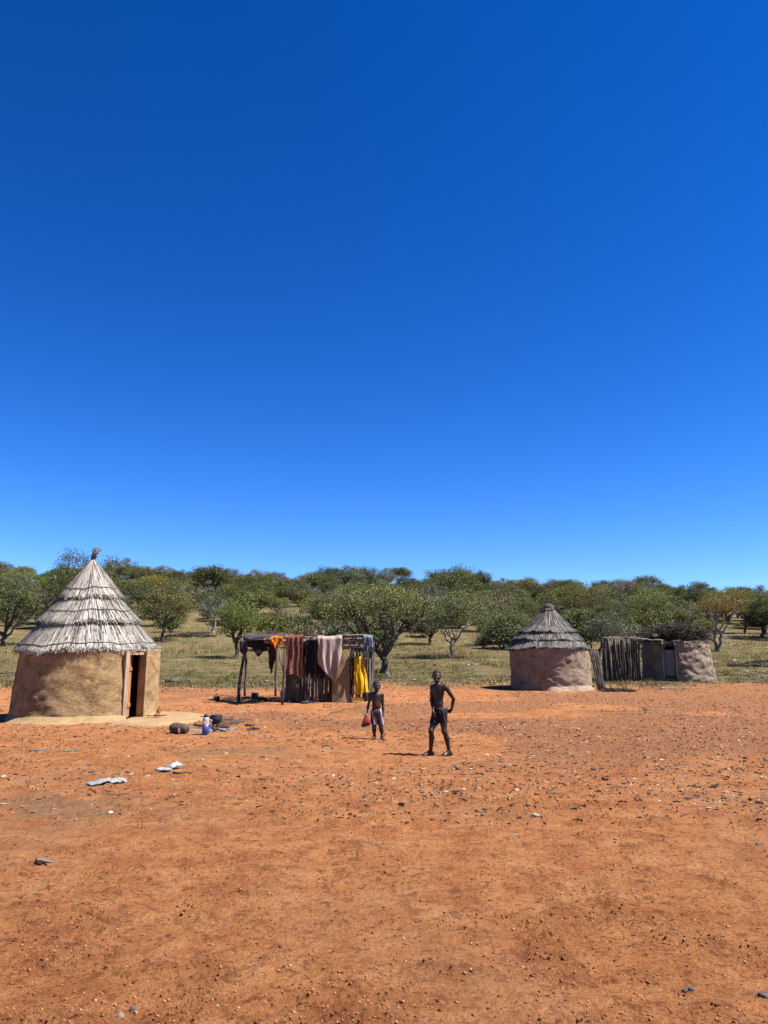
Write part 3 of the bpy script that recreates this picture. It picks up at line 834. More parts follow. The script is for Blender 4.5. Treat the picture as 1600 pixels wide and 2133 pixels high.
# ------------------------------------------------------------------ stones and gravel
OCT = np.array([(1, 0, 0), (-1, 0, 0), (0, 1, 0), (0, -1, 0), (0, 0, 1), (0, 0, -1)], float)
OF = np.array([(0, 2, 4), (2, 1, 4), (1, 3, 4), (3, 0, 4), (2, 0, 5), (1, 2, 5), (3, 1, 5), (0, 3, 5)])
_ph = (1 + 5 ** .5) / 2
ICO = np.array([(-1, _ph, 0), (1, _ph, 0), (-1, -_ph, 0), (1, -_ph, 0), (0, -1, _ph), (0, 1, _ph), (0, -1, -_ph), (0, 1, -_ph), (_ph, 0, -1), (_ph, 0, 1), (-_ph, 0, -1), (-_ph, 0, 1)]) / 1.9
IF = np.array([(0, 11, 5), (0, 5, 1), (0, 1, 7), (0, 7, 10), (0, 10, 11), (1, 5, 9), (5, 11, 4), (11, 10, 2), (10, 7, 6), (7, 1, 8), (3, 9, 4), (3, 4, 2), (3, 2, 6), (3, 6, 8), (3, 8, 9), (4, 9, 5), (2, 4, 11), (6, 2, 10), (8, 6, 7), (9, 8, 1)])
def scatter(name, n, dens, yr, smin, smax, mat, seed, label, cat, flatz=.55, powy=1.4, xw=(2.0, .58), SV=OCT, SF=OF):
    r = np.random.default_rng(seed)
    y = yr[0] + (yr[1] - yr[0]) * r.random(n) ** powy
    x = r.uniform(-1, 1, n) * (xw[0] + xw[1] * y)
    k = dens(x, y) > r.random(n); x = x[k]; y = y[k]; n = len(x)
    s = smin + (smax - smin) * r.random(n) ** 2.6
    z = hgt(x, y)
    m = len(SV); v = SV[None] * r.uniform(.6, 1.2, (n, m, 1)) + r.normal(0, .12, (n, m, 3))
    v = v * np.stack([s * r.uniform(.7, 1.3, n), s * r.uniform(.7, 1.3, n), s * flatz], -1)[:, None, :]
    a = r.random(n) * 6.28; ca, sa = np.cos(a)[:, None], np.sin(a)[:, None]
    vx = v[..., 0] * ca - v[..., 1] * sa; vy = v[..., 0] * sa + v[..., 1] * ca
    v = np.stack([vx + x[:, None], vy + y[:, None], v[..., 2] + z[:, None] + (s * flatz * .25)[:, None]], -1).reshape(-1, 3)
    f = (SF[None] + (np.arange(n) * m)[:, None, None]).reshape(-1, 3)
    o = MB().add(v, f).build(name, mat, org=(0, 0, 0), smooth=m == 6)
    return tag(o, label, cat, kind='stuff')

def gravd(x, y):
    rub = sstep(.10, .26, x / y + .12 * (fbm(x / 1.5, y / 1.5, 3, 64) - .5)) * sstep(8.6, 10, y) * sstep(19, 13, y) * sstep(.38, .56, fbm(x / 1.2, y / .9, 3, 65))
    return np.clip(.9 * rub + .10 + sstep(.42, .62, fbm(x / 3.5, y / 3.5, 3, 63) + .022 * (x - 2) + .010 * (y - 16) - .05), 0, 1) * (1 - .55 * sstep(0, 5, y - grass_edge(x)))
scatter('gravel', 36000, gravd, (8, 44), .006, .038, M['gravel'], 5, 'pale and rusty gravel strewn over the red yard', 'gravel', .5, SV=ICO, SF=IF)
scatter('soil_clods', 105000, lambda x, y: crumble(x, y) * .75 + .2, (3.2, 22), .003, .0125, M['clods'], 6, 'crumbly red soil clods on the yard', 'soil', .75, 2.1)
scatter('litter_stones', 9000, lambda x, y: sstep(-2, 0, y - grass_edge(x)) * sstep(8, 2, y - grass_edge(x)), (33, 48), .02, .09, M['gravel'], 8, 'stony strip along the edge of the grass', 'gravel', .5, 1.0)

def litter(n, mat, seed, label):
    r = np.random.default_rng(seed)
    y = 7.5 + 26 * r.random(n) ** 1.0; x = r.uniform(-1, 1, n) * (2 + .58 * y)
    k = fbm(x / 2.5, y / 2.5, 3, 90 + seed) + .15 * r.random(n) > .52; x = x[k]; y = y[k]; n = len(x)
    L = (.006 + .020 * r.random(n) ** 3) * (1 + .05 * y); a = r.random(n) * 6.28; w_ = r.uniform(.0010, .0024, n) * (1 + .07 * y)
    dx, dy = np.cos(a), np.sin(a); V = []
    for s_, q in ((-1, -1), (-1, 1), (1, 1), (1, -1)):
        k_ = q * w_ * r.uniform(.2, 1.3, n); px, py = x + s_ * L * dx - k_ * dy, y + s_ * L * dy + k_ * dx
        V.append(np.stack([px, py, hgt(px, py) + .005 + .006 * (q + 1) + .01 * r.random(n)], -1))
    o = MB().add(np.stack(V, 1).reshape(-1, 3), np.arange(n * 4).reshape(-1, 4)).build('dry_litter', mat, org=(0, 0, 0), smooth=False)
    tag(o, label, 'litter', kind='stuff')
litter(7000, M['grass_gold'], 1, 'pale straw and leaf litter strewn over the red yard')
litter(11000, M['brush'], 2, 'dark twig and bark litter strewn over the red yard')

STM = [blob((0, 0, 0), (1, 1, 1), 2, .35, 300 + k, .62) for k in range(9)]
st_mesh = {}
for mk in ('stone_pale', 'stone_grey', 'stone_red', 'stone_white'):
    st_mesh[mk] = [b.mesh('stone', M[mk], smooth=False) for b in STM]
def put_stone(x, y, s, mk, label, group, k=None, rz=None):
    k = random.randrange(9) if k is None else k
    o = bpy.data.objects.new('stone', st_mesh[mk][k]); COL.objects.link(o)
    o.location = (x, y, H1(x, y) + s * .12); o.scale = (s * random.uniform(.8, 1.3), s * random.uniform(.7, 1.1), s * random.uniform(.7, 1.1))
    o.rotation_euler = (random.uniform(-.2, .2), random.uniform(-.2, .2), random.random() * 6.28 if rz is None else rz)
    tag(o, label, 'stone', group)
ST = [('stone_pale', 'pale tan stone lying loose on red soil', 'pale loose stones of the yard', 45), ('stone_grey', 'dark grey stone lying loose on red soil', 'dark loose stones of the yard', 45),
      ('stone_red', 'rust-red stone lying loose on red soil', 'rust-red loose stones of the yard', 55), ('stone_white', 'whitish stone lying loose on red soil', 'whitish loose stones of the yard', 10)]
rs = np.random.default_rng(55)
def zone(x, y):
    a = 'left' if x < -.2 * y else ('right' if x > .2 * y else 'middle')
    if y < 9: return ' in the %s foreground' % a
    if y < 15: return {'left': ' before the cooking place', 'middle': ' round the children', 'right': ' of the gravel at right'}[a]
    return {'left': ' near the big hut', 'middle': ' between shelter and small hut', 'right': ' before the two right huts'}[a]
for mk, lab, grp, n in ST:
    for i in range(n):
        y = 6.5 + 25 * rs.random() ** 1.2
        x = rs.uniform(-.55, .58) * y
        if rs.random() < .45 and x < 0: x = -x
        put_stone(x, y, (.008 + .019 * rs.random() ** 2.6) * (1 + .022 * y), mk, lab + zone(x, y), grp)
for (px, py, s, mk, lab) in [
    (1427, 2062, .030, 'stone_grey', 'black angular stone, left one of a pair in the bottom right foreground'),
    (1440, 2061, .028, 'stone_grey', 'black angular stone, right one of a pair in the bottom right foreground'),
    (1592, 2076, .040, 'stone_grey', 'dark stone cut by the right edge in the foreground'),
    (252, 2116, .030, 'stone_pale', 'greyish stone half sunk in soil at bottom left'),
    (277, 2108, .030, 'stone_grey', 'grey stone beside a half sunk one at bottom left'),
    (841, 1957, .018, 'stone_white', 'single small white stone on bare foreground soil'),
    (1008, 1699, .050, 'stone_grey', 'grey upright stone on bare soil below the taller boy'),
    (1115, 1704, .055, 'stone_white', 'flat white stone on bare soil right of the grey upright stone'),
    (950, 1652, .060, 'stone_grey', 'dark low stone on soil straight below the taller boy'),
    (877, 1640, .050, 'stone_pale', 'pale stone on soil below the walking boy\'s feet'),
    (1200, 1790, .030, 'stone_grey', 'little mossy grey stone alone on open soil'),
    (1258, 1623, .075, 'stone_red', 'brown flat stone among gravel below the small hut'),
    (275, 1615, .060, 'stone_white', 'white stone just above the white sack'),
    (308, 1617, .050, 'stone_white', 'white stone between white sack and the crumpled plastic'),
    (188, 1612, .050, 'stone_grey', 'dark stone left above the white sack'),
    (262, 1601, .060, 'stone_grey', 'grey stone left of the crumpled plastic')]:
    g = G(px, py); put_stone(g.x, g.y, s * .72, mk, lab, None)

# ------------------------------------------------------------------ thatched huts
def hut_wall(c, prof, door, thick, amp, seed, nth=240, nz=44):
    """prof(th, z)->radius; door=(th0, th1, ztop); th=0 faces the camera side, positive to the right"""
    th0, th1, zt = door
    th = np.sort(np.concatenate([np.linspace(-PI, PI, nth, endpoint=False), [th0, th1]]))
    H = prof.H
    z = np.sort(np.concatenate([np.linspace(-.12, H, nz), [zt]]))
    TH, Z = np.meshgrid(th, z, indexing='ij')
    rr = prof(TH, Z)
    nn = amp * (fbm(TH * 2.2 + 30, Z * 2.2, 4, seed) - .5) * 2 + amp * .5 * (fbm(TH * 9 + 30, Z * 9, 3, seed + 3) - .5) * 2
    w_ = np.clip((PI - np.abs(TH)) * 4, 0, 1)
    ro = rr + nn * w_
    ri = np.minimum(rr, prof(TH, 0 * Z + H * .7)) - thick
    gz = np.array([[H1(c[0] + prof(t, 0) * math.sin(t), c[1] - prof(t, 0) * math.cos(t)) for t in th]]).T - c[2]
    Zs = Z + gz * np.clip(1 - Z / H, 0, 1)
    mk = lambda r: np.stack([c[0] + r * np.sin(TH), c[1] - r * np.cos(TH), c[2] + Zs], -1)
    vo = mk(ro).reshape(-1, 3); vi = mk(ri).reshape(-1, 3)
    n1, n2 = TH.shape; N = n1 * n2
    idx = lambda i, j: (i % n1) * n2 + j
    f = []
    cell = np.zeros((n1, n2 - 1), bool)
    for i in range(n1):
        for j in range(n2 - 1):
            a = th[i]
            cell[i, j] = not (a >= th0 - 1e-9 and a < th1 - 1e-9 and z[j] < zt - 1e-9)
    for i in range(n1):
        for j in range(n2 - 1):
            if not cell[i, j]: continue
            f.append((idx(i, j), idx(i + 1, j), idx(i + 1, j + 1), idx(i, j + 1)))
            f.append((N + idx(i, j), N + idx(i, j + 1), N + idx(i + 1, j + 1), N + idx(i + 1, j)))
            if not cell[(i + 1) % n1, j]: f.append((idx(i + 1, j), N + idx(i + 1, j), N + idx(i + 1, j + 1), idx(i + 1, j + 1)))
            if not cell[(i - 1) % n1, j]: f.append((idx(i, j), idx(i, j + 1), N + idx(i, j + 1), N + idx(i, j)))
            if j == n2 - 2: f.append((idx(i, j + 1), idx(i + 1, j + 1), N + idx(i + 1, j + 1), N + idx(i, j + 1)))
            if j > 0 and not cell[i, j - 1]: f.append((idx(i, j), N + idx(i, j), N + idx(i + 1, j), idx(i + 1, j)))
    return MB().add(np.concatenate([vo, vi]), f)

def roof_pt(c, ax, th, r, z):
    """ax: (dx, dy) shift of the roof axis per metre above c.z"""
    dz = z - c[2]
    return np.stack([c[0] + ax[0] * dz + r * np.sin(th), c[1] + ax[1] * dz - r * np.cos(th), z], -1)

def straws(c, ax, r0, z0, r1, z1, n, r, over=.04, thick=.07, wd=.011, sag=.0, lmin=.35, wave=None, messy=.035):
    """straws running down a cone from (r0, z0) to (r1, z1)"""
    u = r.random(n)
    rr_ = r0 + (r1 - r0) * np.sqrt(u)                       # more straws where the cone is wider
    tb = (rr_ - r0) / (r1 - r0)
    L = r.uniform(lmin, 1.0, n)
    t1 = np.minimum(1 + r.normal(0, over * .5, n), tb + L * .6); t0 = np.maximum(t1 - L, -.02)
    edge = r.random(n) < .35
    t1 = np.where(edge, 1 + r.normal(0, over, n), t1); t0 = np.where(edge, t1 - r.uniform(.25, .6, n), t0)
    th = r.random(n) * 2 * PI
    off = thick * r.random(n) ** 1.5
    sl = math.atan2(z0 - z1, r1 - r0)
    nr, nz_ = math.sin(sl), math.cos(sl)
    V = []
    thw = r.normal(0, messy, n)
    hw = wd * r.uniform(.6, 1.5, n)
    for k, tt in enumerate((t0, (t0 + t1) / 2, t1)):
        rad = r0 + (r1 - r0) * tt; z = z0 + (z1 - z0) * tt
        lift = off * (.4 + .6 * k / 2) + sag * np.sin(np.clip(tt, 0, 1) * PI)
        thk = th + thw * k / np.maximum(rad, .25) * .5
        if wave is not None: z = z + wave(thk) * np.clip(tt, 0, 1)
        rad = np.maximum(rad + lift * nr, .01); z = z + lift * nz_
        p = roof_pt(c, ax, thk, rad, z)
        tg = np.stack([np.cos(thk), np.sin(thk), 0 * thk], -1) * hw[:, None]
        V += [p - tg, p + tg]
    v = np.stack(V, 1).reshape(-1, 3)
    b = (np.arange(n) * 6)[:, None]
    f = np.concatenate([b + np.array([[0, 1, 3, 2]]), b + np.array([[2, 3, 5, 4]])])
    return MB().add(v, f)

def thatch(root, c, ax, tiers, base_m, straw_m, seed, dens, wd, messy=.035, thick=.07):
    """tiers from top: (r0, z0, r1, z1, cord_t or None)"""
    r = np.random.default_rng(seed)
    for k, (r0, z0, r1, z1, ct) in enumerate(tiers):
        th = np.linspace(0, 2 * PI, 97)
        ph = r.random(4) * 6.28
        wave = lambda a, ph=ph: .032 * np.sin(2 * a + ph[0]) + .026 * np.sin(5 * a + ph[1]) + .018 * np.sin(11 * a + ph[2]) + .012 * np.sin(23 * a + ph[3])
        ts = np.array([0, .25, .5, .75, .97, .96, .8, .0]); inn = np.array([0, 0, 0, 0, 0, -.07, -.10, -.12])
        g = np.array([roof_pt(c, ax, th, np.maximum(r0 + (r1 - r0) * t + i, .004), z0 + (z1 - z0) * t + wave(th) * t + i * .35) for t, i in zip(ts, inn)])
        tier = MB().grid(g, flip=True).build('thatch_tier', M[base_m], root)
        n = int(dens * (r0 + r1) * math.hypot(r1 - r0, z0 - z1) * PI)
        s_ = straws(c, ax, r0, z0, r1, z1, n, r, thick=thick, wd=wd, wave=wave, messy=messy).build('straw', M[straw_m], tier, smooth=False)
        s_['kind'] = 'stuff'
        if ct:
            rr = r0 + (r1 - r0) * ct + thick * .95; zz = z0 + (z1 - z0) * ct + thick * .5
            a = np.linspace(0, 2 * PI, 64)
            MB().tube(roof_pt(c, ax, a, rr * np.ones_like(a), zz + wave(a) * ct), .011, 5, cap=False).build('binding_cord', M['cord'], tier)

# ---- big pale-roofed hut
def big_hut():
    yc = 20.05
    pc = P(181, 1500, yc); cx = pc.x; gz = H1(cx, yc)
    c = (cx, yc, gz)
    sc = lambda px, py=1400: P(px, py, yc).x
    zat = lambda py: P(181, py, yc).z
    Rt = (sc(322) - sc(52)) / 2
    t = thing('thatched_hut', 'round ochre mud hut with tall pale straw roof and open door', 'hut', (cx, yc, gz))
    def prof(th, z):
        zz = np.clip(z / 1.72, 0, 1)
        s = np.sin(th - R(22))
        bat = .02 + .12 * np.clip(-s, 0, 1) + .06 * np.clip(np.cos(th - R(22)), 0, 1)
        return Rt + .02 + bat * (1 - zz) ** 1.2 + .09 * np.clip(1 - z / .16, 0, 1) ** 2
    prof.H = zat(1353) - gz
    d0, d1 = R(50), R(68)
    dt = zat(1357) - gz
    hut_wall(c, prof, (d0, d1, dt), .17, .035, 100).build('wall', M['mud_ochre'], t)
    def at(th, rad, z): return Vector((cx + rad * math.sin(th), yc - rad * math.cos(th), gz + z))
    # jamb boards, sill side plank and lintel
    for th, nm, m, wdt in ((d0 - .018, 'door_jamb', 'plank_pale', .10), (d1 + .012, 'door_jamb', 'mud_ochre', .07)):
        rad = float(prof(np.array(th), np.array(.5))) + .012
        MB().box(at(th, rad - .05, dt / 2), (wdt, .17, dt), th).build(nm, M[m], t, smooth=False)
    mid = (d0 + d1) / 2
    rad = float(prof(np.array(mid), np.array(1.6)))
    MB().box(at(mid, rad - .07, dt - .05), (.80, .10, .075), mid).build('lintel', M['plank_pale'], t, smooth=False)
    # the door leaf stands open inwards, hinged at the left jamb
    hg = at(d0 + .03, float(prof(np.array(d0), np.array(.5))) - .04, 0)
    dr = thing_child = None
    ang = mid + R(42)
    ax = Vector((math.cos(ang), math.sin(ang), 0))
    leaf = None
    for k in range(4):
        cpt = hg + ax * (.07 + .135 * k) + Vector((0, 0, dt * .5 + .02))
        b = MB().box(cpt, (.13, .03, dt - .08 - .02 * (k % 2)), ang)
        if leaf is None:
            leaf = b.build('door', M['plank'], t, smooth=False)
        else:
            b.build('plank', M['plank'], leaf, smooth=False)
    for zz in (.35, 1.25):
        MB().box(hg + ax * .28 + Vector((0, 0, zz)) + Vector((math.sin(ang), -math.cos(ang), 0)) * .026, (.5, .022, .09), ang).build('batten', M['plank'], leaf, smooth=False)
    # roof
    ap = zat(1166); e1 = zat(1246); e2 = zat(1298); e3 = zat(1354)
    R1 = (sc(254) - sc(130)) / 2; R2 = (sc(292) - sc(90)) / 2; R3 = (sc(324) - sc(44)) / 2
    axx = ((P(194, 1166, yc).x - sc(182)) / (ap - e3), 0)
    cr = (sc(182), yc, e3)
    tiers = [(.02, ap, R1 - .02, e1, .80), (R1 * .60, e1 + .24, R2 - .02, e2, .70), (R2 * .74, e2 + .24, R3 - .03, e3, .87)]
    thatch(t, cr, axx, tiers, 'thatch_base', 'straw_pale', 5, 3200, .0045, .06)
    rr = np.random.default_rng(3)
    # tuft on the tip
    mb = MB()
    tip = roof_pt(cr, axx, np.array([0.]), np.array([0.]), np.array([ap]))[0]
    for k in range(230):
        a = rr.random() * 6.28; s = rr.random()
        p0 = tip + np.array([rr.normal(0, .025), rr.normal(0, .025), -.12])
        p1 = tip + np.array([rr.normal(.01, .03), rr.normal(0, .03), .10])
        p2 = tip + np.array([.06 + rr.normal(.02, .052), rr.normal(0, .06), rr.uniform(.22, .33)])
        mb.tube([p0, p1, p2], [.009, .008, .004], 3)
    o = mb.build('straw_tuft', M['straw_dark'], t); o['kind'] = 'stuff'
    a = np.linspace(0, 6.283, 20)
    MB().tube(np.stack([tip[0] + .055 * np.cos(a), tip[1] + .055 * np.sin(a), tip[2] + .0 + 0 * a], -1), .012, 5, cap=False).build('binding_cord', M['cord'], t)
    # loose straws under the eave
    mb = MB()
    for k in range(60):
        th = rr.uniform(-1.6, 1.6); p = roof_pt(cr, axx, np.array([th]), np.array([R3 - .02]), np.array([e3]))[0]
        q = p + np.array([rr.normal(0, .05), -.03, -rr.uniform(.05, .17)])
        mb.tube([p, (p + q) / 2 + rr.normal(0, .01, 3), q], .004, 3)
    o = mb.build('loose_straw', M['straw_pale'], t); o['kind'] = 'stuff'
    # low mud apron before the door
    poly = [(230, 1512), (330, 1514), (400, 1506), (432, 1500), (428, 1491), (400, 1487), (340, 1485), (300, 1488)]
    ct = G(335, 1499)
    ring = []
    for k in range(64):
        f = k / 64 * len(poly); i = int(f); u = f - i
        u = u * u * (3 - 2 * u) * .5 + u * .5
        a0 = G(*poly[i]); a1 = G(*poly[(i + 1) % len(poly)])
        ring.append(a0.lerp(a1, u) if True else a0)
    ring = np.array([tuple(p) for p in ring])
    ring += rr.normal(0, .018, ring.shape) * np.array([1, 1, 0])
    g = []
    for s_, zz in ((1.03, -.03), (1.0, .025), (.95, .05), (.8, .065), (.5, .075), (.2, .08), (.01, .08)):
        q = np.array(tuple(ct)) + (ring - np.array(tuple(ct))) * s_
        q[:, 2] = macro(q[:, 0], q[:, 1]) + zz + .012 * (fbm(q[:, 0] * 3, q[:, 1] * 3, 3, 5) - .5)
        g.append(np.concatenate([q, q[:1]]))
    MB().grid(np.array(g)).build('mud_apron', M['apron'], t)
    # low mud skirt along the foot of the wall
    th = np.linspace(R(-60), R(49), 70); g = []; tp = sstep(R(-60), R(-30), th)
    for dr_, zz in ((-.02, .16), (.05, .10), (.13, .05), (.24, .02), (.30, -.03)):
        r_ = prof(th, 0 * th + .1) + (dr_ + (.07 * (fbm(th * 6 + 9, 0 * th, 3, 7) - .5) if dr_ > 0 else 0)) * tp - .03 * (1 - tp)
        x = cx + r_ * np.sin(th); y = yc - r_ * np.cos(th)
        g.append(np.stack([x, y, macro(x, y) + zz], -1))
    MB().grid(np.array(g), flip=True).build('mud_skirt', M['apron'], t)
    return c
big_hut()

# ---- small dark-roofed hut
def small_hut():
    yc = 33.8
    gz = macro(np.array([P(1146, 1400, yc).x]), np.array([yc]))[0]
    cx = P(1146, 1400, yc).x
    c = (cx, yc, gz)
    sc = lambda px: P(px, 1400, yc).x
    zat = lambda py: P(1146, py, yc).z
    t = thing('thatched_hut', 'small pinkish mud hut with dark grey layered thatch roof', 'hut', (cx, yc, gz))
    Rt = (sc(1228) - sc(1064)) / 2
    def prof(th, z):
        zz = np.clip(z / 1.9, 0, 1)
        return Rt - .03 + .03 * zz + .10 * np.clip(np.sin(th), 0, 1) * (1 - zz) + .14 * np.clip(1 - z / .22, 0, 1) ** 2 * np.clip(.3 + np.sin(th + .3), 0, 1)
    prof.H = zat(1351) - gz
    d0, d1 = R(60), R(84)
    dt = 1.72
    hut_wall(c, prof, (d0, d1, dt), .18, .055, 150).build('wall', M['mud_pink'], t)
    def at(th, rad, z): return Vector((cx + rad * math.sin(th), yc - rad * math.cos(th), gz + z))
    # door of poles pulled half open beside the doorway
    a = at(R(64), Rt + .10, 1.78); b = at(R(64), Rt + .30, -.05)
    for k in range(7):
        top = at(R(63 + k * 4.2), Rt + .05 + .06 * k, 1.80 - .03 * k - .05 * (k % 2)); bot = at(R(66 + k * 4.2), Rt + .30 + .055 * k, -.03)
        pole_mb(bot, top, .042, .034, 6, 6, .018, 70 + k).build('door_pole', M['pole'], t)
    for zz in (.5, 1.3):
        k0 = at(R(63), Rt + .27 - .1 * zz, zz); k1 = at(R(90), Rt + .58 - .1 * zz, zz)
        pole_mb(k0, k1, .022, .02, 6, 5, .012, 90).build('door_crossbar', M['pole_pale'], t)
    ap = zat(1256)
    zs = [ap, zat(1308), zat(1319), zat(1335), zat(1353)]
    rs_ = [(sc(1157) - sc(1137)) / 2, (sc(1184) - sc(1097)) / 2, (sc(1201) - sc(1080)) / 2, (sc(1213) - sc(1069)) / 2, (sc(1228) - sc(1056)) / 2]
    ax = ((P(1143, 1262, yc).x - sc(1142)) / (zat(1262) - zs[4]), 0)
    cr = (sc(1142), yc, zs[4])
    tiers = [(.03, zat(1262), rs_[0] + .09, zat(1274), None), (rs_[0] * .6, zat(1266), rs_[1], zs[1], None), (rs_[1] * .8, zs[1] + .16, rs_[2], zs[2], None),
             (rs_[2] * .86, zs[2] + .12, rs_[3], zs[3], None), (rs_[3] * .88, zs[3] + .10, rs_[4], zs[4], None)]
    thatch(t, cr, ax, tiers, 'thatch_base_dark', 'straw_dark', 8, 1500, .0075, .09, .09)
    tip = Vector((P(1143, 1262, yc).x, yc, zat(1264)))
    MB().lathe(tip, [(.26, -.14), (.25, -.02), (.21, .07), (.12, .13), (.02, .15)], 16, .12).build('roof_cap', M['thatch_base_dark'], t)
    rr = np.random.default_rng(4)
    # skirt
    th = np.linspace(R(-26), R(58), 60); g = []; tp = sstep(R(-26), R(-2), th)
    for dr_, zz in ((-.03, .20), (.06, .12), (.18, .055), (.30, .02), (.36, -.03)):
        r_ = prof(th, 0 * th + .15) + (dr_ + (.14 * (fbm(th * 6 + 9, 0 * th, 3, 7) - .5) if dr_ > 0 else 0)) * tp - .04 * (1 - tp)
        x = cx + r_ * np.sin(th); y = yc - r_ * np.cos(th)
        g.append(np.stack([x, y, macro(x, y) + zz], -1))
    MB().grid(np.array(g), flip=True).build('mud_skirt', M['mud_pink'], t)
small_hut()

# ---- brush-roofed hut with its pole yard
def brush_hut():
    yc = 40.7
    cx = P(1409, 1400, yc).x; gz = float(macro(np.array([cx]), np.array([yc]))[0])
    c = (cx, yc, gz)
    sc = lambda px, y=yc: P(px, 1400, y).x
    zat = lambda py, y=yc: P(1400, py, y).z
    t = thing('mud_hut', 'weathered round mud hut with dark brush roof and grey door', 'hut', (cx, yc, gz))
    Rt = (sc(1467) - sc(1336)) / 2
    def prof(th, z):
        zz = np.clip(z / 2.1, 0, 1)
        return Rt + .22 * np.clip(np.sin(th + R(21)), 0, 1) * (1 - zz) + .05 * (1 - zz)
    H = zat(1337) - gz
    prof.H = H
    d0, d1 = R(-40), R(-22)
    hut_wall(c, prof, (d0, d1, H - .22), .2, .095, 170).build('wall', M['mud_rose'], t)
    def at(th, rad, z): return Vector((cx + rad * math.sin(th), yc - rad * math.cos(th), gz + z))
    mid = (d0 + d1) / 2
    dh = zat(1354) - gz
    dr = None
    for k in range(4):
        th = d0 + (d1 - d0) * (k + .5) / 4
        b = MB().box(at(th, Rt - .11, dh / 2), ((d1 - d0) * Rt / 4 - .006, .03, dh - .02 * (k % 2)), mid)
        if dr is None: dr = b.build('door', M['sheet'], t, smooth=False)
        else: b.build('panel', M['sheet'], dr, smooth=False)
    MB().box(at(mid, Rt - .075, .16), ((d1 - d0) * Rt - .02, .04, .10), mid).build('batten', M['dark_wood'], dr, smooth=False)
    for th in (d0 - .02, d1 + .015):
        pole_mb(at(th, Rt + .09, -.05), at(th, Rt + .08, H + .05), .05, .045, 7, 7, .02, int(th * 100) + 140).build('door_post', M['pole_pale' if th < -.5 else 'dark_wood'], t)
    pole_mb(at(d0 - .1, Rt + .1, H - .19), at(d1 + .1, Rt + .1, H - .19), .05, .045, 7, 5, .015, 9).build('lintel', M['dark_wood'], t)
    # roof: poles, brush heap
    for k in range(9):
        y = -Rt + .12 + k * Rt * .25
        hw = math.sqrt(max(Rt ** 2 - y * y, .4)) + .15
        pole_mb((cx - hw, yc + y, gz + H + .02), (cx + hw, yc + y, gz + H + .05), .045, .04, 6, 6, .025, 20 + k).build('roof_pole', M['pole'], t)
    pole_mb(at(R(-20), Rt + .1, H + .02), at(R(58), Rt + .12, H), .04, .035, 6, 7, .02, 61).build('roof_pole', M['pole_pale'], t)
    rr = np.random.default_rng(12)
    mb = MB()
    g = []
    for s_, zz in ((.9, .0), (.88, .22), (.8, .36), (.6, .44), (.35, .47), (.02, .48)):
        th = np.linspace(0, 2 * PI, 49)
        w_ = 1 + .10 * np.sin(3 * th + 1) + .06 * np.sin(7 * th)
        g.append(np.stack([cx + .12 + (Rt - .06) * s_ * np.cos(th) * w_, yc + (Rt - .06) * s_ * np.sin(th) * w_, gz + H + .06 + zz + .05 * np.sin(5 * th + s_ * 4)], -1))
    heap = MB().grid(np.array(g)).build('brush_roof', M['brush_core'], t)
    for k in range(3400):
        th = rr.random() * 6.28; u = rr.random() ** .5
        p = np.array([cx + .12 + (Rt - .02) * u * math.cos(th), yc + (Rt - .02) * u * math.sin(th), gz + H + .06 + (.72 - .46 * u ** 4) * rr.uniform(.75, 1.05) + rr.normal(0, .05)])
        if u > .92: p[2] = gz + H + rr.uniform(.02, .45)
        d = rr.normal(0, 1, 3) * np.array([1, 1, .4]); d /= np.linalg.norm(d)
        L = rr.uniform(.12, .42)
        mb.tube([p - d * L, p + rr.normal(0, .03, 3), p + d * L], rr.uniform(.006, .014), 3)
    o = mb.build('twig', M['brush'], heap); o['kind'] = 'stuff'
    # pole yard on the left side
    yf = yc - 1.9
    fl = thing('pole_fence', 'screen of dark upright poles joined to the brush-roofed hut', 'fence', (sc(1300, yf), yf, gz))
    xs = np.linspace(sc(1263, yf), sc(1340, yf), 19)
    for k, x in enumerate(xs):
        if k in (2,): continue
        x = x + rr.normal(0, .012)
        top = zat(1330 + .04 * k + rr.uniform(-2, 2), yf) + (.12 if k == 5 else 0)
        y = yf + .02 * k + rr.normal(0, .03)
        pole_mb((x, y, H1(x, y) - .08), (x + rr.normal(0, .05), y, top), rr.uniform(.034, .055), None, 6, 7, .022, 400 + k).build('pole', M['pole'], fl)
    for dy in (.38, .8):
        for k in range(17):
            x = xs[0] + .08 + (xs[-1] - xs[0]) * k / 16 + rr.normal(0, .03); y = yf + dy + rr.normal(0, .05)
            pole_mb((x, y, H1(x, y) - .08), (x + rr.normal(0, .05), y, zat(1331, yf) + rr.normal(0, .04)), rr.uniform(.034, .055), None, 6, 6, .022, 4700 + k + int(dy * 100)).build('pole', M['pole'], fl)
    for k in range(11):
        y = yf + .25 + k * .17; x = xs[0] + rr.normal(0, .02) + .05 * k
        pole_mb((x, y, H1(x, y) - .08), (x, y, zat(1331, yf) + rr.normal(0, .03)), .042, None, 6, 6, .02, 440 + k).build('pole', M['pole'], fl)
    zt = zat(1330, yf)
    pole_mb((xs[0] - .12, yf - .06, zt + .02), (sc(1352, yf), yf - .12, zt - .03), .04, .035, 6, 8, .03, 450).build('rail', M['pole_pale'], fl)
    pole_mb((sc(1305, yf), yf - .10, zt + .03), (sc(1383, yf), yf - .25, zt - .10), .038, .032, 6, 8, .03, 451).build('rail', M['pole_pale'], fl)
    pole_mb((sc(1300, yf), yf + .3, zt + .05), (sc(1360, yf), yf + .2, zt + .1), .038, .032, 6, 8, .03, 452).build('rail', M['pole'], fl)
    for k in range(6):
        pole_mb((xs[0] - .05, yf + .25 + .3 * k, zt + .06), (xs[-1] + .2, yf + .25 + .3 * k, zt + .10), .036, .03, 6, 7, .03, 460 + k).build('rail', M['pole'], fl)
    # small brush heap on the fence roof and litter on the big one
    mb = MB()
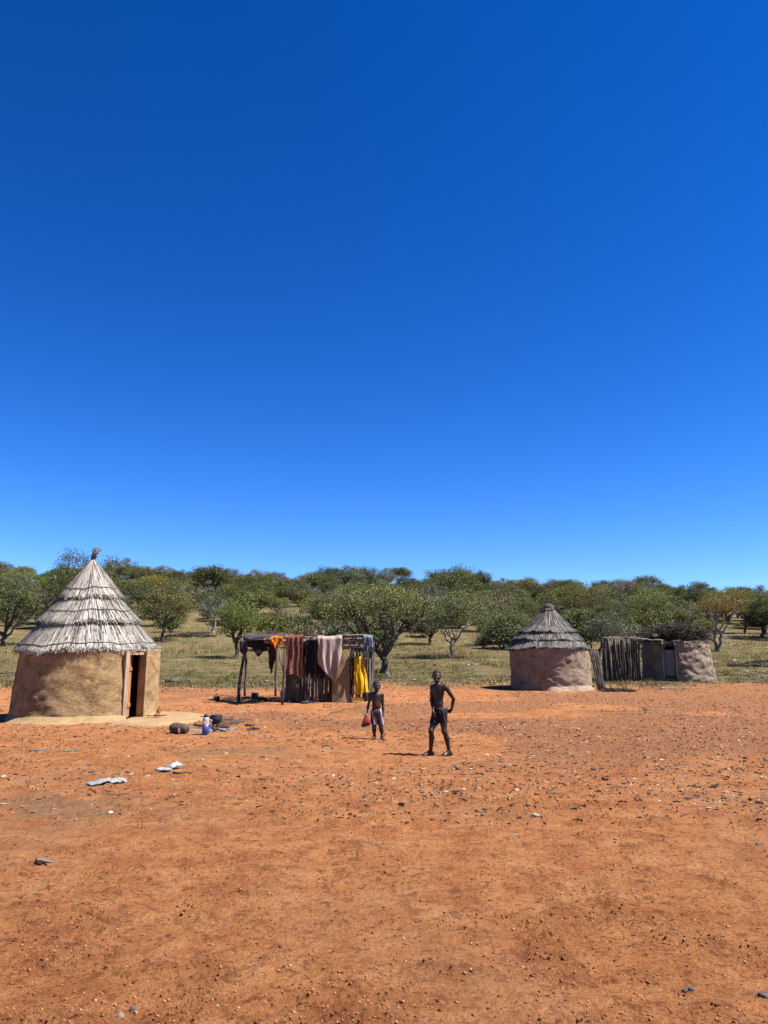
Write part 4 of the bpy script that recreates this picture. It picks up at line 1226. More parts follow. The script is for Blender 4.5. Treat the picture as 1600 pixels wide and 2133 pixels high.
    for k in range(220):
        p = np.array([sc(1332) + rr.normal(0, .24), yf + .5 + rr.normal(0, .3), zt + .16 + abs(rr.normal(0, .09))])
        d = rr.normal(0, 1, 3) * np.array([1, 1, .3]); d /= np.linalg.norm(d); L = rr.uniform(.1, .35)
        mb.tube([p - d * L, p, p + d * L], .008, 3)
    o = mb.build('brush', M['brush'], fl); o['kind'] = 'stuff'
    p = Vector((sc(1347), yf + .3, zt + .15))
    tag(blob(p, (.16, .12, .09), 2, .4, 5).build('plastic_bag', M['green_plastic']), 'crumpled green plastic bag lying beside the brush roof', 'bag')
    p = Vector((sc(1400), yc - .9, zat(1309)))
    tag(blob(p, (.05, .05, .15), 2, .4, 8).build('plastic_scrap', M['white_plastic']), 'small white scrap lying on top of the brush roof', 'scrap')
brush_hut()

# ------------------------------------------------------------------ pole shelter with washing
def shelter():
    d = 26.2                                        # front line of the shelter
    zt = P(600, 1338, d).z                          # roof height
    X = lambda px, y=d: P(px, 1400, y).x
    Z = lambda py, y=d: P(600, py, y).z
    gr = lambda x, y: H1(x, y)
    t = thing('pole_shelter', 'dark shelter of upright poles with open porch and clothes on its roof', 'shelter', (X(660), d + 1, gr(X(660), d + 1)))
    rr = np.random.default_rng(21)
    A = G(497, 1459); B = G(589, 1468)
    by = lambda px: float(np.interp(px, [505, 589, 640, 772], [A.y, B.y, d - .1, d + .1]))   # distance of the front beam
    # porch posts, with forks
    y0 = A.y
    MB().tube([(A.x, y0, A.z - .1), (A.x + .0, y0, A.z + .45), (A.x + .05, y0, A.z + .95), (A.x + .12, y0, A.z + 1.45), (A.x + .17, y0, Z(1340, y0))], [.062, .058, .054, .05, .045], 8, gn=.1).build('post', M['pole'], t)
    MB().tube([(A.x + .11, y0, A.z + 1.35), (A.x + .2, y0 - .02, A.z + 1.6), (A.x + .27, y0, Z(1350, y0))], [.03, .026, .02], 6, gn=.1).build('post_fork', M['pole'], t)
    yb = B.y
    MB().tube([(B.x - .02, yb, B.z - .1), (B.x, yb, B.z + .5), (B.x + .02, yb, B.z + 1.05), (B.x + .02, yb, Z(1352, yb))], [.045, .042, .04, .036], 8, gn=.1).build('post', M['pole'], t)
    MB().tube([(B.x + .02, yb, B.z + 1.0), (B.x - .10, yb, B.z + 1.4), (B.x - .16, yb, Z(1350, yb))], [.028, .024, .018], 6, gn=.1).build('post_fork', M['pole_pale'], t)
    for px in (512, 575):
        x = X(px, y0 + 2.2)
        pole_mb((x, y0 + 2.2, gr(x, y0 + 2.2) - .1), (x, y0 + 2.2, zt), .05, .045, 7, 6, .02, px).build('post', M['pole'], t)
    # roof beams and roof poles
    fb = [(A.x + .1, y0, zt - .03), (B.x, yb, zt + .02), (X(640), d - .1, zt + .05), (X(700), d - .1, zt + .06), (X(772), d + .1, zt + .07)]
    MB().tube(fb, [.05, .05, .05, .045, .04], 8, gn=.1).build('beam', M['pole_pale'], t)
    MB().tube([(p[0], p[1] + 2.3, p[2] + .03) for p in fb], .05, 8, gn=.1).build('beam', M['pole'], t)
    for k in range(58):
        x = A.x + .15 + (X(772) - A.x - .2) * k / 57
        z = zt + .075 + .03 * (k / 57)
        pole_mb((x, by(800 + FPX * x / d) - .15 + rr.normal(0, .06), z), (x + rr.normal(0, .05), d + 2.35 + rr.normal(0, .1), z + .03), rr.uniform(.032, .048), None, 6, 5, .02, 500 + k).build('roof_pole', M['pole' if k % 3 else 'pole_pale'], t)
    # cross-stacked poles at the roof edge (right end)
    for k in range(9):
        z = zt - .16 + .055 * k
        a = (X(700 + rr.uniform(-8, 12)), d - .12 + rr.uniform(-.05, .05), z + rr.normal(0, .012)); b = (X(768 + rr.uniform(-14, 6)), d - .02 + rr.uniform(-.05, .1), z + rr.normal(0, .02) + .02)
        pole_mb(a, b, .032, .026, 6, 7, .02, 540 + k).build('roof_pole', M['pole_pale'], t)
    for k in range(6):
        z = zt - .10 + .055 * k
        pole_mb((X(630), d - .05, z), (X(672), d - .05, z + rr.normal(0, .02)), .03, .026, 6, 6, .02, 560 + k).build('roof_pole', M['pole_pale' if k % 2 else 'pole'], t)
    # front wall of upright poles
    n = 25
    for k in range(n):
        x = X(597) + (X(694) - X(597)) * k / (n - 1) + rr.normal(0, .008)
        y = d + .05 + rr.normal(0, .02)
        pole_mb((x, y, gr(x, y) - .08), (x + rr.normal(0, .02), y, zt + .02 + rr.normal(0, .02)), rr.uniform(.034, .046), None, 7, 7, .014, 600 + k).build('wall_pole', M['pole'], t)
    # mud plastered panel
    x0, x1 = X(693), X(728)
    u = np.linspace(0, 1, 14); v = np.linspace(0, 1, 30)
    g = []
    for vv in v:
        g.append([(x0 + (x1 - x0) * uu, d - .06 + .05 * (math.sin(uu * PI) * -1) + .06 * (1 - vv) * -1 + .045 * (float(fbm(np.array([uu * 2.0]), np.array([vv * 5.]), 3, 8)[0]) - .5), gr(x0, d) - .05 + vv * (zt + .02 - gr(x0, d))) for uu in u])
    g = np.array(g)
    mb = MB().grid(g)
    back = g.copy(); back[..., 1] = d + .12
    mb.grid(back, flip=True)
    for e in (np.stack([g[:, 0], back[:, 0]], 1), np.stack([back[:, -1], g[:, -1]], 1)): mb.grid(e, flip=True)
    mb.build('mud_panel', M['mud_panel'], t)
    # door posts and right corner posts
    for (px, y, r0) in ((731, d + .0, .045), (763, d + .5, .045), (769, d + .7, .05), (773, d + .9, .045), (760, d + .6, .04)):
        x = X(px, y)
        pole_mb((x, y, gr(x, y) - .08), (x + rr.normal(0, .015), y, zt + .04), r0, None, 7, 7, .016, 660 + px).build('wall_pole', M['pole_pale' if px in (731, 769) else 'pole'], t)
    # side and back walls
    for k in range(13):
        y = d + 1.05 + k * .11; x = X(773, d + .9) + .03 + rr.normal(0, .01)
        pole_mb((x, y, gr(x, y) - .08), (x, y, zt + .04), rr.uniform(.036, .05), None, 6, 6, .014, 700 + k).build('wall_pole', M['pole'], t)
    for k in range(24):
        y = d + 2.3; x = X(600) + (X(776) - X(600)) * k / 23 + rr.normal(0, .012)
        pole_mb((x, y, gr(x, y) - .08), (x, y, zt + .04), rr.uniform(.036, .05), None, 6, 6, .014, 730 + k).build('wall_pole', M['pole'], t)
    for k in range(19):
        y = d + .15 + k * .115; x = X(597) + .0
        pole_mb((x, y, gr(x, y) - .08), (x, y, zt + .04), rr.uniform(.036, .05), None, 6, 6, .014, 760 + k).build('wall_pole', M['pole'], t)
    # lintel stick of the side doorway on which the yellow cloth hangs
    pole_mb((X(726), d - .12, Z(1368)), (X(764), d - .10, Z(1372)), .028, .022, 6, 6, .02, 790).build('hanging_stick', M['pole_pale'], t)

    # -------- washing
    def cloth(name, label, cat, mat, x0, x1, y, ztop, drop, back=.2, folds=4, amp=.03, gather=0.0, nu=34, nv=40, rad=.06, seed=0, shear=0.0, group='clothes hung on the pole shelter', parent=None):
        r = np.random.default_rng(seed)
        ph = r.random(4) * 6.28
        rows = []
        us = np.linspace(0, 1, nu)
        path = []
        for v in np.linspace(0, 1, 8): path.append(('b', v))
        for v in np.linspace(0, 1, 6)[1:-1]: path.append(('a', v))
        for v in np.linspace(0, 1, nv): path.append(('f', v))
        for kind, v in path:
            row = []
            for u_ in us:
                fold = 5.0 * (float(fbm(np.array([u_ * folds * 1.7 + seed * 7.3 + .25 * math.sin(2 * v + ph[1])]), np.array([v * .9 + seed]), 2, 80 + seed)[0]) - .5) + .5 * math.sin(folds * 6.283 * u_ + ph[2] + v)
                x = x0 + (x1 - x0) * u_
                if kind == 'b': yy = y + rad; z = ztop - back * (1 - v); fa = .3
                elif kind == 'a':
                    a = v * PI; yy = y + rad * math.cos(a); z = ztop + rad * math.sin(a); fa = .3
                else:
                    dz = drop(u_) * v
                    yy = y - rad; z = ztop - dz; fa = .35 + .65 * min(1, v * 1.6)
                    xm = (x0 + x1) / 2
                    x = xm + (x - xm) * (1 - gather * v) + shear * dz + .012 * math.sin(9 * v + ph[3] + u_ * 3)
                row.append((x, yy - fa * amp * fold - (amp if kind == 'f' else 0), z + .012 * math.sin(7 * u_ + ph[1])))
            rows.append(row)
        mb = MB().grid(np.array(rows))
        o = mb.build(name, M[mat], parent)
        sm = o.modifiers.new('thickness', 'SOLIDIFY'); sm.thickness = .008; sm.offset = 0
        if parent is None: tag(o, label, cat, group)
        return o
    zt2 = zt + .12
    cloth('cloth', 'black triangular cloth with grey print hanging point down from porch beam', 'cloth', 'black_cloth', X(516, by(540)), X(563, by(540)), by(540) - .22, zt + .03,
          lambda u: .07 + .47 * max(0, 1 - abs(u - .53) / .5), folds=2, amp=.014, seed=1, rad=.075)
    o = blob((X(541, by(540)), by(540) - .36, Z(1357)), (.13, .012, .085), 2, .4, 11).build('print_patch', M['grey_print'], bpy.data.objects['cloth'])
    cloth('cloth', 'charcoal cloth bundled around the top of the left porch post', 'cloth', 'char_cloth', X(500, y0), X(517, y0), y0 - .16, zt + .05, lambda u: .32 + .12 * math.sin(3 * u), folds=2, amp=.035, seed=2, rad=.09)
    cloth('blanket', 'dark grey blanket spread flat over the porch roof', 'blanket', 'char_cloth', X(507, by(550)), X(600, by(550)), by(550) - .10, zt + .13, lambda u: .07 + .03 * math.sin(11 * u), back=.04, folds=3, amp=.03, seed=3, rad=.16)
    cloth('cloth', 'long narrow maroon black cloth hanging beside the orange scarf', 'cloth', 'maroon_cloth', X(561, by(568)), X(577, by(568)), by(568) - .22, zt + .05, lambda u: .62 + .52 * max(0, 1 - abs(u - .45) / .55), folds=1.5, amp=.025, seed=4, gather=.15)
    cloth('scarf', 'bright orange scarf bunched over the porch beam', 'scarf', 'orange_cloth', X(565, by(578)), X(591, by(578)), by(578) - .30, zt + .11, lambda u: .12 + .40 * max(0, 1 - abs(u - .5) / .22) + .06 * math.sin(9 * u), folds=4, amp=.035, seed=5, nu=40, rad=.08)
    cloth('cloth', 'brown and orange speckled cloth draped left of the black garments', 'cloth', 'leopard', X(594, by(612)), X(632, by(612)), by(612) - .32, zt + .14, lambda u: 1.12 + .22 * u + .04 * math.sin(8 * u), folds=4, amp=.03, seed=6, rad=.09, nu=46)
    cloth('garment', 'black garments hanging in strips on the front pole wall', 'garment', 'black_cloth', X(637), X(655), d - .14, zt + .06, lambda u: .95 + .35 * abs(math.sin(6 * u)), folds=3, amp=.035, seed=7)
    cloth('garment', 'charcoal garment hanging behind the beige patterned cloth', 'garment', 'char_cloth', X(652), X(668), d - .13, zt + .06, lambda u: .8 + .4 * abs(math.sin(5 * u + 1)), folds=2.5, amp=.035, seed=8)
    cloth('blanket', 'beige patterned blanket with brown lines draped over shelter front', 'blanket', 'chevron', X(664), X(713), d - .34, zt + .12, lambda u: (.86 + .62 * min(u / .74, 1) if u < .74 else 1.48 - .9 * (u - .74) / .26), folds=3, amp=.045, seed=9, nu=56, rad=.10)
    cloth('bag', 'black cloth bag hanging under the beige patterned blanket', 'bag', 'black_cloth', X(661), X(682), d - .2, Z(1378), lambda u: .42 + .16 * math.sin(3 * u), folds=1.5, amp=.05, seed=10, rad=.05)  # black piece for a dark bag, with the shadows of the cloths painted in
    cloth('cloth', 'bright yellow cloth hanging in folds at the shelter doorway', 'cloth', 'yellow_cloth', X(738), X(757), d - .13, Z(1371), lambda u: 1.24 - .10 * u, folds=3, amp=.035, gather=-.55, seed=11, shear=.10, nu=44, rad=.04)
    cloth('cloth', 'dark maroon cloth hanging in shade left of the yellow cloth', 'cloth', 'maroon_cloth', X(729), X(739), d + .02, Z(1372), lambda u: 1.22, folds=1.5, amp=.02, seed=12, rad=.03)  # left part of the yellow cloth, its shade put into the maroon colour
    cloth('jacket', 'faded blue denim jacket slung over the right roof corner', 'jacket', 'denim', X(757), X(777), d - .22, zt + .16, lambda u: .40 + .10 * math.sin(4 * u), folds=2.5, amp=.04, seed=13, rad=.10)
    cloth('cloth', 'dark rag hanging below the faded denim jacket', 'cloth', 'black_cloth', X(768), X(779), d - .16, zt - .14, lambda u: .30 + .12 * math.sin(4 * u), folds=2, amp=.025, seed=14, rad=.05)
    cloth('cloth', 'reddish purple cloth lying on the roof behind the orange scarf', 'cloth', 'red_cloth', X(572), X(612), d - .12, zt + .20, lambda u: .10 + .04 * math.sin(9 * u), folds=3, amp=.03, seed=15, rad=.10)

    # -------- things on the ground by the shelter
    def gp(px, py): return G(px, py)
    p = gp(531, 1455)
    q = thing('cooking_pot', 'black cooking pot with dented pale rim under the porch', 'pot', p)
    MB().lathe(p, [(.08, 0), (.13, .03), (.145, .12), (.125, .2), (.118, .2), (.13, .12), (.11, .04), (.02, .03)], 20).build('body', M['cast_iron'], q)
    a = np.linspace(0, 6.283, 24); MB().tube(np.stack([p.x + .124 * np.cos(a), p.y + .124 * np.sin(a), p.z + .205 + .008 * np.sin(3 * a)], -1), .011, 5, cap=False).build('rim', M['tin'], q)
    p = gp(512, 1455)
    q = thing('basin', 'shallow dull metal basin on the ground under the porch', 'basin', p)
    MB().lathe(p, [(.12, .0), (.19, .07), (.2, .075), (.185, .07), (.11, .012), (.01, .01)], 22).build('bowl', M['tin'], q)
    p = gp(451, 1460)
    q = thing('pot', 'small dark pot standing alone left of the porch shadow', 'pot', p)
    MB().lathe(p, [(.07, 0), (.115, .03), (.12, .1), (.075, .16), (.02, .2), (.012, .24), (.02, .25), (.003, .26)], 18).build('body', M['cast_iron'], q)
    a = np.linspace(.1, PI - .1, 9); MB().tube(np.stack([p.x + .1 * np.cos(a), 0 * a + p.y, p.z + .12 + .12 * np.sin(a)], -1), .006, 5).build('handle', M['cast_iron'], q)
    p = gp(548, 1459)
    tag(blob(p + Vector((0, 0, .05)), (.2, .13, .13), 3, .5, 31).build('rag', M['black_cloth']), 'dark rag heap on the ground in the porch shade', 'rag')
    p = gp(596, 1462)
    q = thing('tub', 'upturned grey plastic tub leaning behind the middle porch post', 'tub', p)
    tl = Matrix.Rotation(R(58), 3, 'X')
    pr = [(.15, 0), (.17, .02), (.20, .16), (.215, .165), (.215, .175), (.19, .165), (.155, .02), (.01, .02)]
    mb = MB().lathe((0, 0, 0), pr, 24); mb.v[0] = mb.v[0] @ np.array(tl).T + np.array(tuple(p + Vector((0, .1, .2))))
    mb.build('shell', M['grey_plastic'], q)
    p = gp(603, 1463)
    tag(blob(p + Vector((0, -.05, .03)), (.07, .06, .05), 2, .4, 35).build('tin', M['tin']), 'small dull can on the ground right of the grey tub', 'can')
    def shoe(p, rz, name, label, m1, m2, group=None, s=1.0):
        q = thing(name, label, 'shoe', p, group)
        c, sn = math.cos(rz), math.sin(rz)
        def tr(x, y, z): return (p.x + s * (x * c - y * sn), p.y + s * (x * sn + y * c), p.z + s * z)
        out = [(-.13, .035), (-.05, .034), (.03, .043), (.09, .046), (.13, .03), (.14, 0), (.13, -.03), (.09, -.042), (.03, -.036), (-.05, -.032), (-.13, -.033), (-.145, 0)]
        v = [tr(x, y, 0.0) for x, y in out] + [tr(x, y, .022) for x, y in out]
        n = len(out)
        MB().add(v, [tuple(range(n))[::-1], tuple(range(n, 2 * n))] + [(i, (i + 1) % n, n + (i + 1) % n, n + i) for i in range(n)]).build('sole', M[m1], q, smooth=False)
        rows = []
        for x, w_, h in ((-.14, .028, .03), (-.12, .034, .075), (-.06, .034, .08), (-.01, .037, .075), (.05, .042, .058), (.10, .041, .045), (.135, .02, .03)):
            rows.append([tr(x, w_ * math.cos(a), .02 + h * math.sin(a)) for a in np.linspace(0, PI, 9)])
        MB().grid(np.array(rows)).build('upper', M[m2], q)
    shoe(gp(646, 1464), R(20), 'shoe', 'white and dark shoe on the ground before the pole wall', 'black_rubber', 'white_plastic')
    shoe(gp(634, 1466), R(185), 'shoe', 'black flat shoe beside the white and dark one', 'black_rubber', 'black_rubber')
    p = gp(682, 1462)
    q = thing('bag', 'black bulging bag standing at the foot of the pole wall', 'bag', p)
    blob(p + Vector((0, .02, .17)), (.19, .12, .18), 3, .3, 41).build('body', M['black_cloth'], q)
    a = np.linspace(.2, PI - .2, 9); MB().tube(np.stack([p.x + .09 * np.cos(a), 0 * a + p.y - .02, p.z + .3 + .1 * np.sin(a)], -1), .012, 5).build('handle', M['black_cloth'], q)
    p = gp(681, 1474)
    q = thing('metal_frame', 'small bent wire frame lying on red soil before the shelter', 'frame', p)
    z = .02
    MB().tube([p + Vector((-.11, .1, .09)), p + Vector((-.11, -.06, z)), p + Vector((.12, -.06, z)), p + Vector((.12, .1, .09))], .011, 6).build('hoop', M['cast_iron'], q)
    MB().tube([p + Vector((-.11, .1, .09)), p + Vector((.12, .1, .09))], .009, 6).build('crossbar', M['cast_iron'], q)
    p = gp(698, 1462)
    tag(pole_mb(p + Vector((-.05, 0, .03)), p + Vector((.22, .03, .03)), .03, .025, 7, 5, .01, 5).build('wood_offcut', M['pole_pale']), 'pale piece of wood lying at the foot of the mud panel', 'wood')
M['red_cloth'] = flat('red_cloth', (.16, .035, .045), .9, .2, nz=.5)
shelter()

# ------------------------------------------------------------------ cooking place by the big hut
def cooking():
    rr = np.random.default_rng(31)
    p = G(372, 1529)
    q = thing('log', 'short thick brown log with side stub lying before the big hut', 'log', p)
    xs = np.linspace(-.19, .20, 11)
    rad = np.array([.055, .095, .11, .113, .112, .110, .105, .10, .098, .092, .075])
    MB().tube([(p.x + x, p.y - x * .25, p.z + .10) for x in xs], rad, 16, gn=.03, seed=4).build('body', M['log'], q)
    MB().lathe((0, 0, 0), [(.076, 0), (.055, .006), (.02, -.01), (.003, -.012)], 14).build('end_face', M['dark_wood'], q) if False else None
    pts = MB(); pts.tube([(p.x + .198, p.y - .05, p.z + .10), (p.x + .206, p.y - .052, p.z + .10)], [.045, .035], 12); pts.build('end_face', M['dark_wood'], q)
    MB().tube([(p.x + .03, p.y - .09, p.z + .1), (p.x + .04, p.y - .15, p.z + .05), (p.x + .05, p.y - .18, p.z + .01)], [.035, .028, .022], 8, gn=.1).build('stub', M['log'], q)
    # vacuum flask
    p = G(428, 1531)
    q = thing('flask', 'white and blue vacuum flask with dark lid standing by the fire', 'flask', p)
    b = MB().lathe(p, [(.06, 0), (.068, .008), (.069, .05), (.069, .30), (.064, .33), (.05, .345), (.02, .347)], 28).build('body', M['white_plastic'], q)
    MB().lathe(p, [(.066, .02), (.0715, .022), (.0715, .20), (.066, .202)], 28).build('blue_wrap', M['blue_plastic'], q)
    blob(p + Vector((-.022, -.063, .225)), (.032, .014, .05), 2, .2, 3).build('red_motif', M['orange_plastic'], q)
    MB().lathe(p + Vector((0, 0, .345)), [(.045, 0), (.05, .01), (.046, .05), (.03, .062), (.003, .064)], 20).build('lid', M['black_rubber'], q)
    MB().tube([p + Vector((-.04, 0, .36)), p + Vector((-.09, -.01, .38)), p + Vector((-.115, -.012, .365))], [.02, .017, .010], 8).build('spout', M['grey_plastic'], q)
    MB().tube([p + Vector((.065, 0, .30)), p + Vector((.115, 0, .29)), p + Vector((.12, 0, .17)), p + Vector((.066, 0, .12))], .011, 6).build('handle', M['white_plastic'], q)
    # three-legged pot
    p = G(447, 1514) + Vector((0, .1, 0))
    q = thing('cauldron', 'black iron three-legged cauldron standing in the fireplace', 'cauldron', p)
    MB().lathe(p + Vector((0, 0, .05)), [(.03, 0), (.10, .03), (.14, .10), (.145, .15), (.125, .20), (.13, .215), (.12, .215), (.115, .2), (.13, .15), (.1, .06), (.01, .04)], 22).build('body', M['cast_iron'], q)
    for k in range(3):
        a = k * 2.094 + .4
        MB().tube([p + Vector((.09 * math.cos(a), .09 * math.sin(a), .09)), p + Vector((.12 * math.cos(a), .12 * math.sin(a), -.01))], [.018, .012], 6).build('leg', M['cast_iron'], q)
    for s in (-1, 1):
        a = np.linspace(0, PI, 7); MB().tube(np.stack([p.x + s * (.135 + .045 * np.sin(a)), p.y + .04 * np.cos(a), p.z + .22 + 0 * a], -1), .008, 5).build('handle', M['cast_iron'], q)
    # ash bed
    c = G(436, 1521); g = []
    th = np.linspace(0, 2 * PI, 49)
    w_ = 1 + .22 * np.sin(2 * th + 1) + .13 * np.sin(5 * th) + .08 * np.sin(9 * th + 2)
    for s_, zz in ((1.0, -.012), (.85, .012), (.5, .025), (.02, .03)):
        w2 = w_ + .10 * rr.normal(0, 1, len(th)) * (s_ > .8); w2[-1] = w2[0]; x = c.x + .52 * s_ * np.cos(th) * w2; y = c.y + .30 * s_ * np.sin(th) * w2
        g.append(np.stack([x, y, hgt(x, y) + zz], -1))
    tag(MB().grid(np.array(g)).build('ash', M['ash']), 'pale grey ash spread under the fire sticks and flask', 'ash', kind='stuff')
    # firewood
    defs = [((452, 1512), (508, 1503)), ((456, 1516), (500, 1508)), ((450, 1519), (478, 1521)), ((440, 1521), (470, 1526)), ((404, 1512), (432, 1516)), ((446, 1524), (474, 1514)),
            ((470, 1504), (521, 1500)), ((462, 1509), (488, 1497)), ((452, 1508), (474, 1499)), ((480, 1508), (512, 1499))]
    for k, (a, b) in enumerate(defs):
        a = G(*a); b = G(*b)
        a.z += .03 + .012 * (k % 4); b.z += .02 + .02 * (k % 3)
        o = pole_mb(a, b, .024 if k < 6 else .016, .016 if k < 6 else .011, 7, 6, .014, 800 + k).build('firewood_stick', M['dark_wood' if k % 3 else 'pole'])
        tag(o, 'charred dark stick lying in the fireplace beside the cauldron', 'stick', 'firewood sticks of the fireplace')
    # slipper and bark piece
    p = G(528, 1521)
    q = thing('slipper', 'black rubber slipper lying right of the fireplace', 'slipper', p)
    v = []
    out = [(-.13, .03), (-.05, .032), (.05, .045), (.11, .042), (.14, 0), (.11, -.042), (.05, -.045), (-.05, -.034), (-.13, -.03), (-.145, 0)]
    n = len(out); a = R(12)
    f = lambda x, y, z: (p.x + x * math.cos(a) - y * math.sin(a), p.y + x * math.sin(a) + y * math.cos(a), p.z + z + .02 + .05 * max(0, x))
    MB().add([f(x, y, 0) for x, y in out] + [f(x, y, .022) for x, y in out], [tuple(range(n))[::-1], tuple(range(n, 2 * n))] + [(i, (i + 1) % n, n + (i + 1) % n, n + i) for i in range(n)]).build('sole', M['black_rubber'], q, smooth=False)
    rows = [[f(x, .048 * math.cos(t), .02 + .028 * math.sin(t)) for t in np.linspace(0, PI, 9)] for x in (-.01, .03, .07)]
    o = MB().grid(np.array(rows)).build('strap', M['black_rubber'], q); sm = o.modifiers.new('thickness', 'SOLIDIFY'); sm.thickness = .008
    p = G(521, 1512)
    tag(blob(p + Vector((0, 0, .03)), (.13, .08, .05), 3, .5, 71).build('bark_piece', M['log']), 'brown rough bark piece lying beside the black slipper', 'bark')
    # packet on the apron
    p = G(325, 1501) + Vector((0, -.05, .10))
    q = thing('plastic_bag', 'red and white plastic bag lying flat on the mud apron', 'bag', p)
    blob(p + Vector((0, 0, .02)), (.15, .09, .035), 3, .4, 81).build('body', M['white_plastic'], q)
    blob(p + Vector((-.15, -.01, .02)), (.10, .07, .035), 3, .4, 82).build('orange_end', M['orange_plastic'], q)
    MB().tube([p + Vector((-.02, -.08, .02)), p + Vector((.12, -.06, .025)), p + Vector((.28, .02, .02))], [.03, .028, .012], 7, gn=.2).build('red_fold', M['red_plastic'], q)
    p = G(325, 1497) + Vector((0, .02, .095))
    q = thing('green_sprig', 'green leafy sprig lying behind the red and white bag', 'sprig', p)
    tb = MB(); tb.tube([p + Vector((-.03, 0, .01)), p + Vector((.03, .02, .07)), p + Vector((.06, .02, .12))], [.006, .005, .003], 5); tb.build('stem', M['log'], q)
    v, ff = leaves_mb(np.array([tuple(p + Vector((.02, .02, .06))), tuple(p + Vector((.05, .02, .11)))]), 14, .03, .06, rr)
    MB().add(v, ff).build('leaves', M['leaf_fresh'], q, smooth=False)
    # flat white sack and crumpled plastic
    def sheet(name, label, pc, L, W_, rz, mat, h, seed, extra=None):
        r = np.random.default_rng(seed)
        nu, nv = 30, 16
        rows = []
        c, s = math.cos(rz), math.sin(rz)
        for v in np.linspace(-1, 1, nv):
            row = []
            for u in np.linspace(-1, 1, nu):
                x = u * L / 2 + .02 * math.sin(v * 5); y = v * W_ / 2 * (1 - .25 * u * .6 + .08 * math.sin(u * 7))
                X_ = pc.x + x * c - y * s; Y_ = pc.y + x * s + y * c
                edge = (1 - abs(u) ** 4) * (1 - abs(v) ** 4)
                zz = .012 + h * (.3 + .7 * edge) * (.75 + .5 * float(fbm(np.array([u * .9 + seed]), np.array([v * 1.2]), 3, seed)[0]))
                row.append((X_, Y_, H1(X_, Y_) + .006 + zz))
            rows.append(row)
        o = MB().grid(np.array(rows)).build(name, M[mat]); tag(o, label, 'sack' if 'sack' in name else 'plastic')
        sm = o.modifiers.new('thickness', 'SOLIDIFY'); sm.thickness = .012; sm.offset = -1
        return o
    sheet('white_sack', 'flat white sack lying on ash-grey soil in the left yard', G(222, 1634), .44, .22, R(24), 'sack', .022, 3)
    sheet('crumpled_plastic', 'crumpled pale plastic lying above the white sack', G(340, 1606), .20, .15, R(10), 'sack', .04, 4)
    sheet('plastic_wrapper', 'grey-green wrapper lying beside the crumpled pale plastic', G(364, 1602), .18, .12, R(35), 'grey_plastic', .06, 5)
cooking()

# ------------------------------------------------------------------ sticks, brush heaps, dead branches
def dead_branch(name, label, a, b, r0, seed, mat='pole', twigs=4, lift=.03, cat='branch'):
    r = np.random.default_rng(seed)
    a = a + Vector((0, 0, lift)); b = b + Vector((0, 0, lift))
    q = thing(name, label, cat, a.lerp(b, .5))
    L = (b - a).length
    pts = crooked(a, b, 7, L * .03, seed)
    MB().tube(pts, np.linspace(r0, r0 * .4, 7), 6, gn=.15, seed=seed).build('stem', M[mat], q)
    for k in range(twigs):
        p = pts[1 + k % 5]; d = r.normal(0, 1, 3) * np.array([1, 1, .35]); d[2] = abs(d[2]); d /= np.linalg.norm(d)
        MB().tube([p, p + d * L * .12 + np.array([0, 0, .01]), p + d * L * .25], [r0 * .5, r0 * .35, r0 * .15], 4).build('twig', M[mat], q)
dead_branch('dead_branch', 'forked pale dry branch on the red soil at lower left', G(75, 1801), G(108, 1808), .016, 1, 'pole_pale', 3)
dead_branch('dead_branch', 'dark fallen trunk lying on the grass edge right of the big hut', G(345, 1422), G(402, 1420), .10, 2, 'bark', 3, .07)
dead_branch('dead_branch', 'thin dry branch standing in the grass right of the straw roof', G(376, 1385), G(372, 1378) + Vector((0, 0, .3)), .02, 3, 'bark_pale', 4)
dead_branch('dead_branch', 'grey fallen branch on grass left of the amber tree trunk', G(1548, 1342), G(1492, 1352), .05, 4, 'bark_pale', 4, .08)
dead_branch('dead_branch', 'dark long branch lying on grass at far left behind the big hut', G(0, 1404), G(34, 1403), .05, 5, 'bark', 3, .05)
dead_branch('stick', 'thin stick lying left of the flat white sack', G(60, 1565), G(110, 1569), .012, 6, 'pole_pale', 1, .015, 'stick')
dead_branch('stick', 'curved pale stick on soil above the crumpled plastic', G(132, 1566), G(176, 1562), .012, 7, 'pole_pale', 1, .015, 'stick')
dead_branch('stick', 'dark stick lying below the crumpled plastic', G(360, 1614), G(398, 1613), .016, 8, 'dark_wood', 1, .015, 'stick')
dead_branch('stick', 'thin twig right below the flat white sack', G(232, 1661), G(270, 1655), .008, 9, 'dark_wood', 2, .012, 'stick')
dead_branch('stick', 'straw-coloured stalk at the left photo edge on grey soil', G(0, 1683), G(22, 1682), .010, 10, 'plank_pale', 0, .012, 'stick')
dead_branch('stick', 'weathered plank-like stick lying before the brush-roofed hut', G(1378, 1437), G(1410, 1434), .035, 11, 'pole_pale', 1, .04, 'stick')
dead_branch('stick', 'dark stick half buried between shelter and small boy', G(687, 1487), G(712, 1484), .014, 12, 'dark_wood', 1, .015, 'stick')

